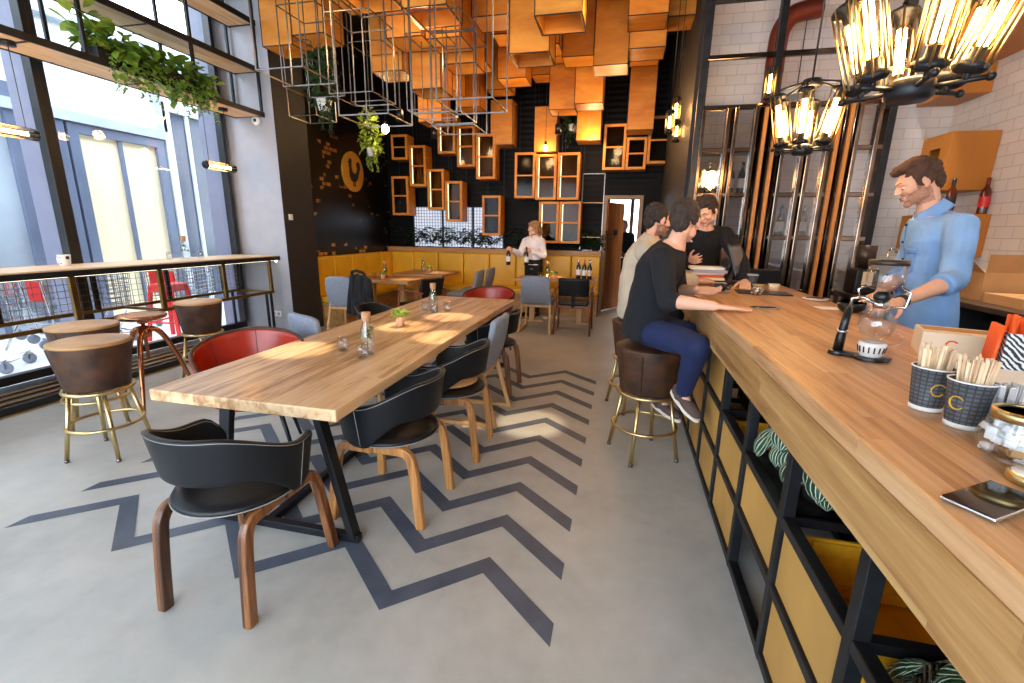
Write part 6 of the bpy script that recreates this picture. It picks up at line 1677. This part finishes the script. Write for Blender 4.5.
# ---- barman leaning on the far end of the counter
J = dict(pelvis=(.70, 4.86, 1.02), chest=(.735, 4.74, 1.37), neck=(.745, 4.64, 1.575), head=(.725, 4.54, 1.70), face=(-.52, -.66, -.62),
         shL=(.93, 4.70, 1.50), shR=(.56, 4.72, 1.49), elL=(1.0, 4.25, 1.27), elR=(.52, 4.60, 1.22), wrL=(.965, 3.92, 1.145), wrR=(.60, 4.32, 1.27),
         handL=((-.15, -.9, -.2), (0, 0, -1), -1, .45), handR=((.2, -.9, .1), (.7, .2, .4), 1, .5),
         hipL=(.79, 4.86, .98), hipR=(.60, 4.86, .98), knL=(.80, 4.80, .52), knR=(.60, 4.80, .52), anL=(.80, 4.88, .11), anR=(.60, 4.88, .11), toeL=(.1, -1, 0), toeR=(-.1, -1, 0))
bm_, bmt = person('barman in a black sweater leaning over the far end of the counter', (.70, 4.86, 0), J,
    dict(top='black_sweater', topm=knit, legm=blackt, hairm=hair_dk, hair='quiff', sleeve=1.92, off=.018, hem=-.1, down=True))
MB().box(V((.66, 4.595, 1.43)) - V((.70, 4.86, 0)), (.075, .012, .018), Matrix.Rotation(.1, 3, 'Y')).build('name_badge', white_p, bmt, bevel=.002)
# ---- waitress carrying two wine bottles
J = dict(pelvis=(-1.50, 8.06, .93), chest=(-1.50, 8.05, 1.23), neck=(-1.50, 8.05, 1.41), head=(-1.505, 8.03, 1.545), face=(-.80, -.60, -.05),
         shL=(-1.35, 7.98, 1.33), shR=(-1.66, 8.10, 1.33), elL=(-1.28, 7.86, 1.10), elR=(-1.74, 8.00, 1.10), wrL=(-1.485, 7.78, 1.17), wrR=(-1.83, 7.82, 1.185),
         handL=((-.8, -.4, .25), (-.3, .7, 0), 1, 1.1), handR=((-.3, -.8, .2), (-.8, .3, 0), 1, 1.1),
         hipL=(-1.42, 8.03, .88), hipR=(-1.57, 8.08, .88), knL=(-1.43, 8.02, .48), knR=(-1.57, 8.05, .48), anL=(-1.42, 8.06, .09), anR=(-1.57, 8.09, .09), toeL=(-.6, -.8, 0), toeR=(-.7, -.7, 0))
person('waitress in a white blouse and black trousers holding two wine bottles', (-1.50, 8.06, 0), J,
    dict(top='white_blouse', topm=whiteb, legm=blackt, hairm=hair_bl, hair='tied', sleeve=1.9, off=.017, hem=-.01, fem=True, arm=.85, wf=.8, hip=.9, hs=.9, collar=True))
w1_ = wine((-1.885, 7.755, .925), 'wine bottle held by the waitress in her far hand, hanging beside the table', paper, mat('blue_foil', srgb(40, 50, 110), .4))
w2_ = wine((-1.565, 7.735, .925), 'wine bottle held upright in front of the waitress\'s blouse', paper, blackpl)
# ---- passer in the lobby
J = dict(pelvis=(.04, 12.0, .95), chest=(.04, 12.0, 1.33), neck=(.04, 12.0, 1.53), head=(.05, 11.98, 1.68), face=(.5, -.8, 0),
         shL=(.22, 11.98, 1.42), shR=(-.14, 12.02, 1.42), elL=(.28, 11.95, 1.12), elR=(-.2, 11.95, 1.12), wrL=(.18, 11.8, 1.0), wrR=(-.08, 11.8, 1.05),
         handL=((-.5, -.6, 0), (0, 0, -1), -1, .5), handR=((.5, -.6, 0), (0, 0, -1), 1, .5),
         hipL=(.13, 12.0, .9), hipR=(-.05, 12.0, .9), knL=(.13, 11.98, .5), knR=(-.05, 11.98, .5), anL=(.13, 12.02, .1), anR=(-.05, 12.02, .1), toeL=(.1, -1, 0), toeR=(-.1, -1, 0))
person('person in a dark coat standing in the bright lobby beyond the doorway', (.04, 12.0, 0), J,
    dict(top='dark_coat', topm=blackcloth, legm=blackt, hairm=mat('grey_hair', srgb(150, 150, 156), .7), hair='short', sleeve=1.9, off=.03, hem=-.5))
bpy.data.scenes.remove(MOULD)
# ================================================================== LIGHT, SKY, CAMERA
def light(name, typ, loc, energy, color, **kw):
    d = bpy.data.lights.new(name, typ); d.energy = energy; d.color = color
    for k, v in kw.items(): setattr(d, k, v)
    o = bpy.data.objects.new(name, d); COL.objects.link(o); o.location = loc; return o
WARM = (1, .62, .28)
for i, (x, y, _) in enumerate(SPOTS):
    light('spot_beam', 'SPOT', (x, y, 3.33), 270, (1, .8, .55), spot_size=R(11), spot_blend=.6, shadow_soft_size=.03)
for (x, y) in ((-3.2, 6.5), (-3.2, 7.75), (-1.1, 7.75)):
    light('spot_beam', 'SPOT', (x, y, 2.98), 170, (1, .8, .55), spot_size=R(14), spot_blend=.6, shadow_soft_size=.03)
light('chandelier_glow', 'POINT', (.815, 1.75, 2.1), 16, WARM, shadow_soft_size=.12)
light('chandelier_glow', 'POINT', (1.10, 3.52, 2.2), 22, WARM, shadow_soft_size=.12)
light('bulb_glow', 'POINT', (-3.62, 6.85, 2.98), 20, WARM, shadow_soft_size=.06)
light('bulb_glow', 'POINT', (-1.42, 8.5, 2.93), 6, WARM, shadow_soft_size=.05)
for p in ((-3.0, 2.6, 3.6), (-1.0, 2.2, 3.5), (-2.0, 4.6, 3.2), (-.3, 4.4, 3.3), (-1.6, 6.6, 3.0), (-.2, 7.0, 3.1), (-3.0, 6.6, 3.2), (-.6, 8.2, 3.0)):
    light('crate_lamp', 'POINT', p, 13, WARM, shadow_soft_size=.08)
for y_ in (1.6, 3.3, 4.9):  # beams of the added cans, lifting the tiled wall
    o = light('back_bar_fill_beam', 'SPOT', (2.2, y_, ZC - .21), 300, (1, .88, .78), spot_size=R(66), spot_blend=.7, shadow_soft_size=.07); o.rotation_euler = (0, R(-20), 0)
w = bpy.data.worlds.new('sky'); S.world = w; w.use_nodes = True
nt = w.node_tree; bg = nt.nodes['Background']
tc = N(nt, 'ShaderNodeTexCoord'); sp = N(nt, 'ShaderNodeSeparateXYZ'); nt.links.new(tc.outputs['Generated'], sp.inputs[0])
c = ramp(nt, sp.outputs[2], [(0, (.86, .92, 1)), (.5, (.74, .86, 1))]); nt.links.new(c, bg.inputs[0]); bg.inputs[1].default_value = 5.2
def portal(loc, rot, sx, sy):
    o = light('daylight_portal', 'AREA', loc, 1, (1, 1, 1), shape='RECTANGLE', size=sx, size_y=sy); o.rotation_euler = rot
    o.data.cycles.is_portal = True
portal((XW - .35, 1.45, 2.3), (0, R(-90), 0), 4.2, 8.0)
portal((-2.05, -2.75, 1.75), (R(90), 0, 0), 6.5, 3.3)
cam = bpy.data.cameras.new('camera'); co = bpy.data.objects.new('camera', cam); COL.objects.link(co)
cam.sensor_fit = 'HORIZONTAL'; cam.sensor_width = 36; cam.lens = 455 / 1024 * 36; cam.clip_start = .02; cam.clip_end = 200
right = V(CAM[0]); up = V(CAM[1]); fwd = V(CAM[2])
M = Matrix((right, up, -fwd)).transposed().to_4x4(); M.translation = (0, 0, 1.5)
co.matrix_world = M
S.camera = co
vs = S.view_settings
S.display_settings.display_device = 'sRGB'
vs.view_transform = 'Standard'; vs.look = 'None'; vs.gamma = 1; vs.use_curve_mapping = False; vs.exposure = .72
S.cycles.use_denoising = True
S.cycles.max_bounces = 8; S.cycles.transparent_max_bounces = 24; S.cycles.diffuse_bounces = 4; S.cycles.glossy_bounces = 4
S.cycles.caustics_reflective = False; S.cycles.caustics_refractive = False
S.cycles.sample_clamp_indirect = 6
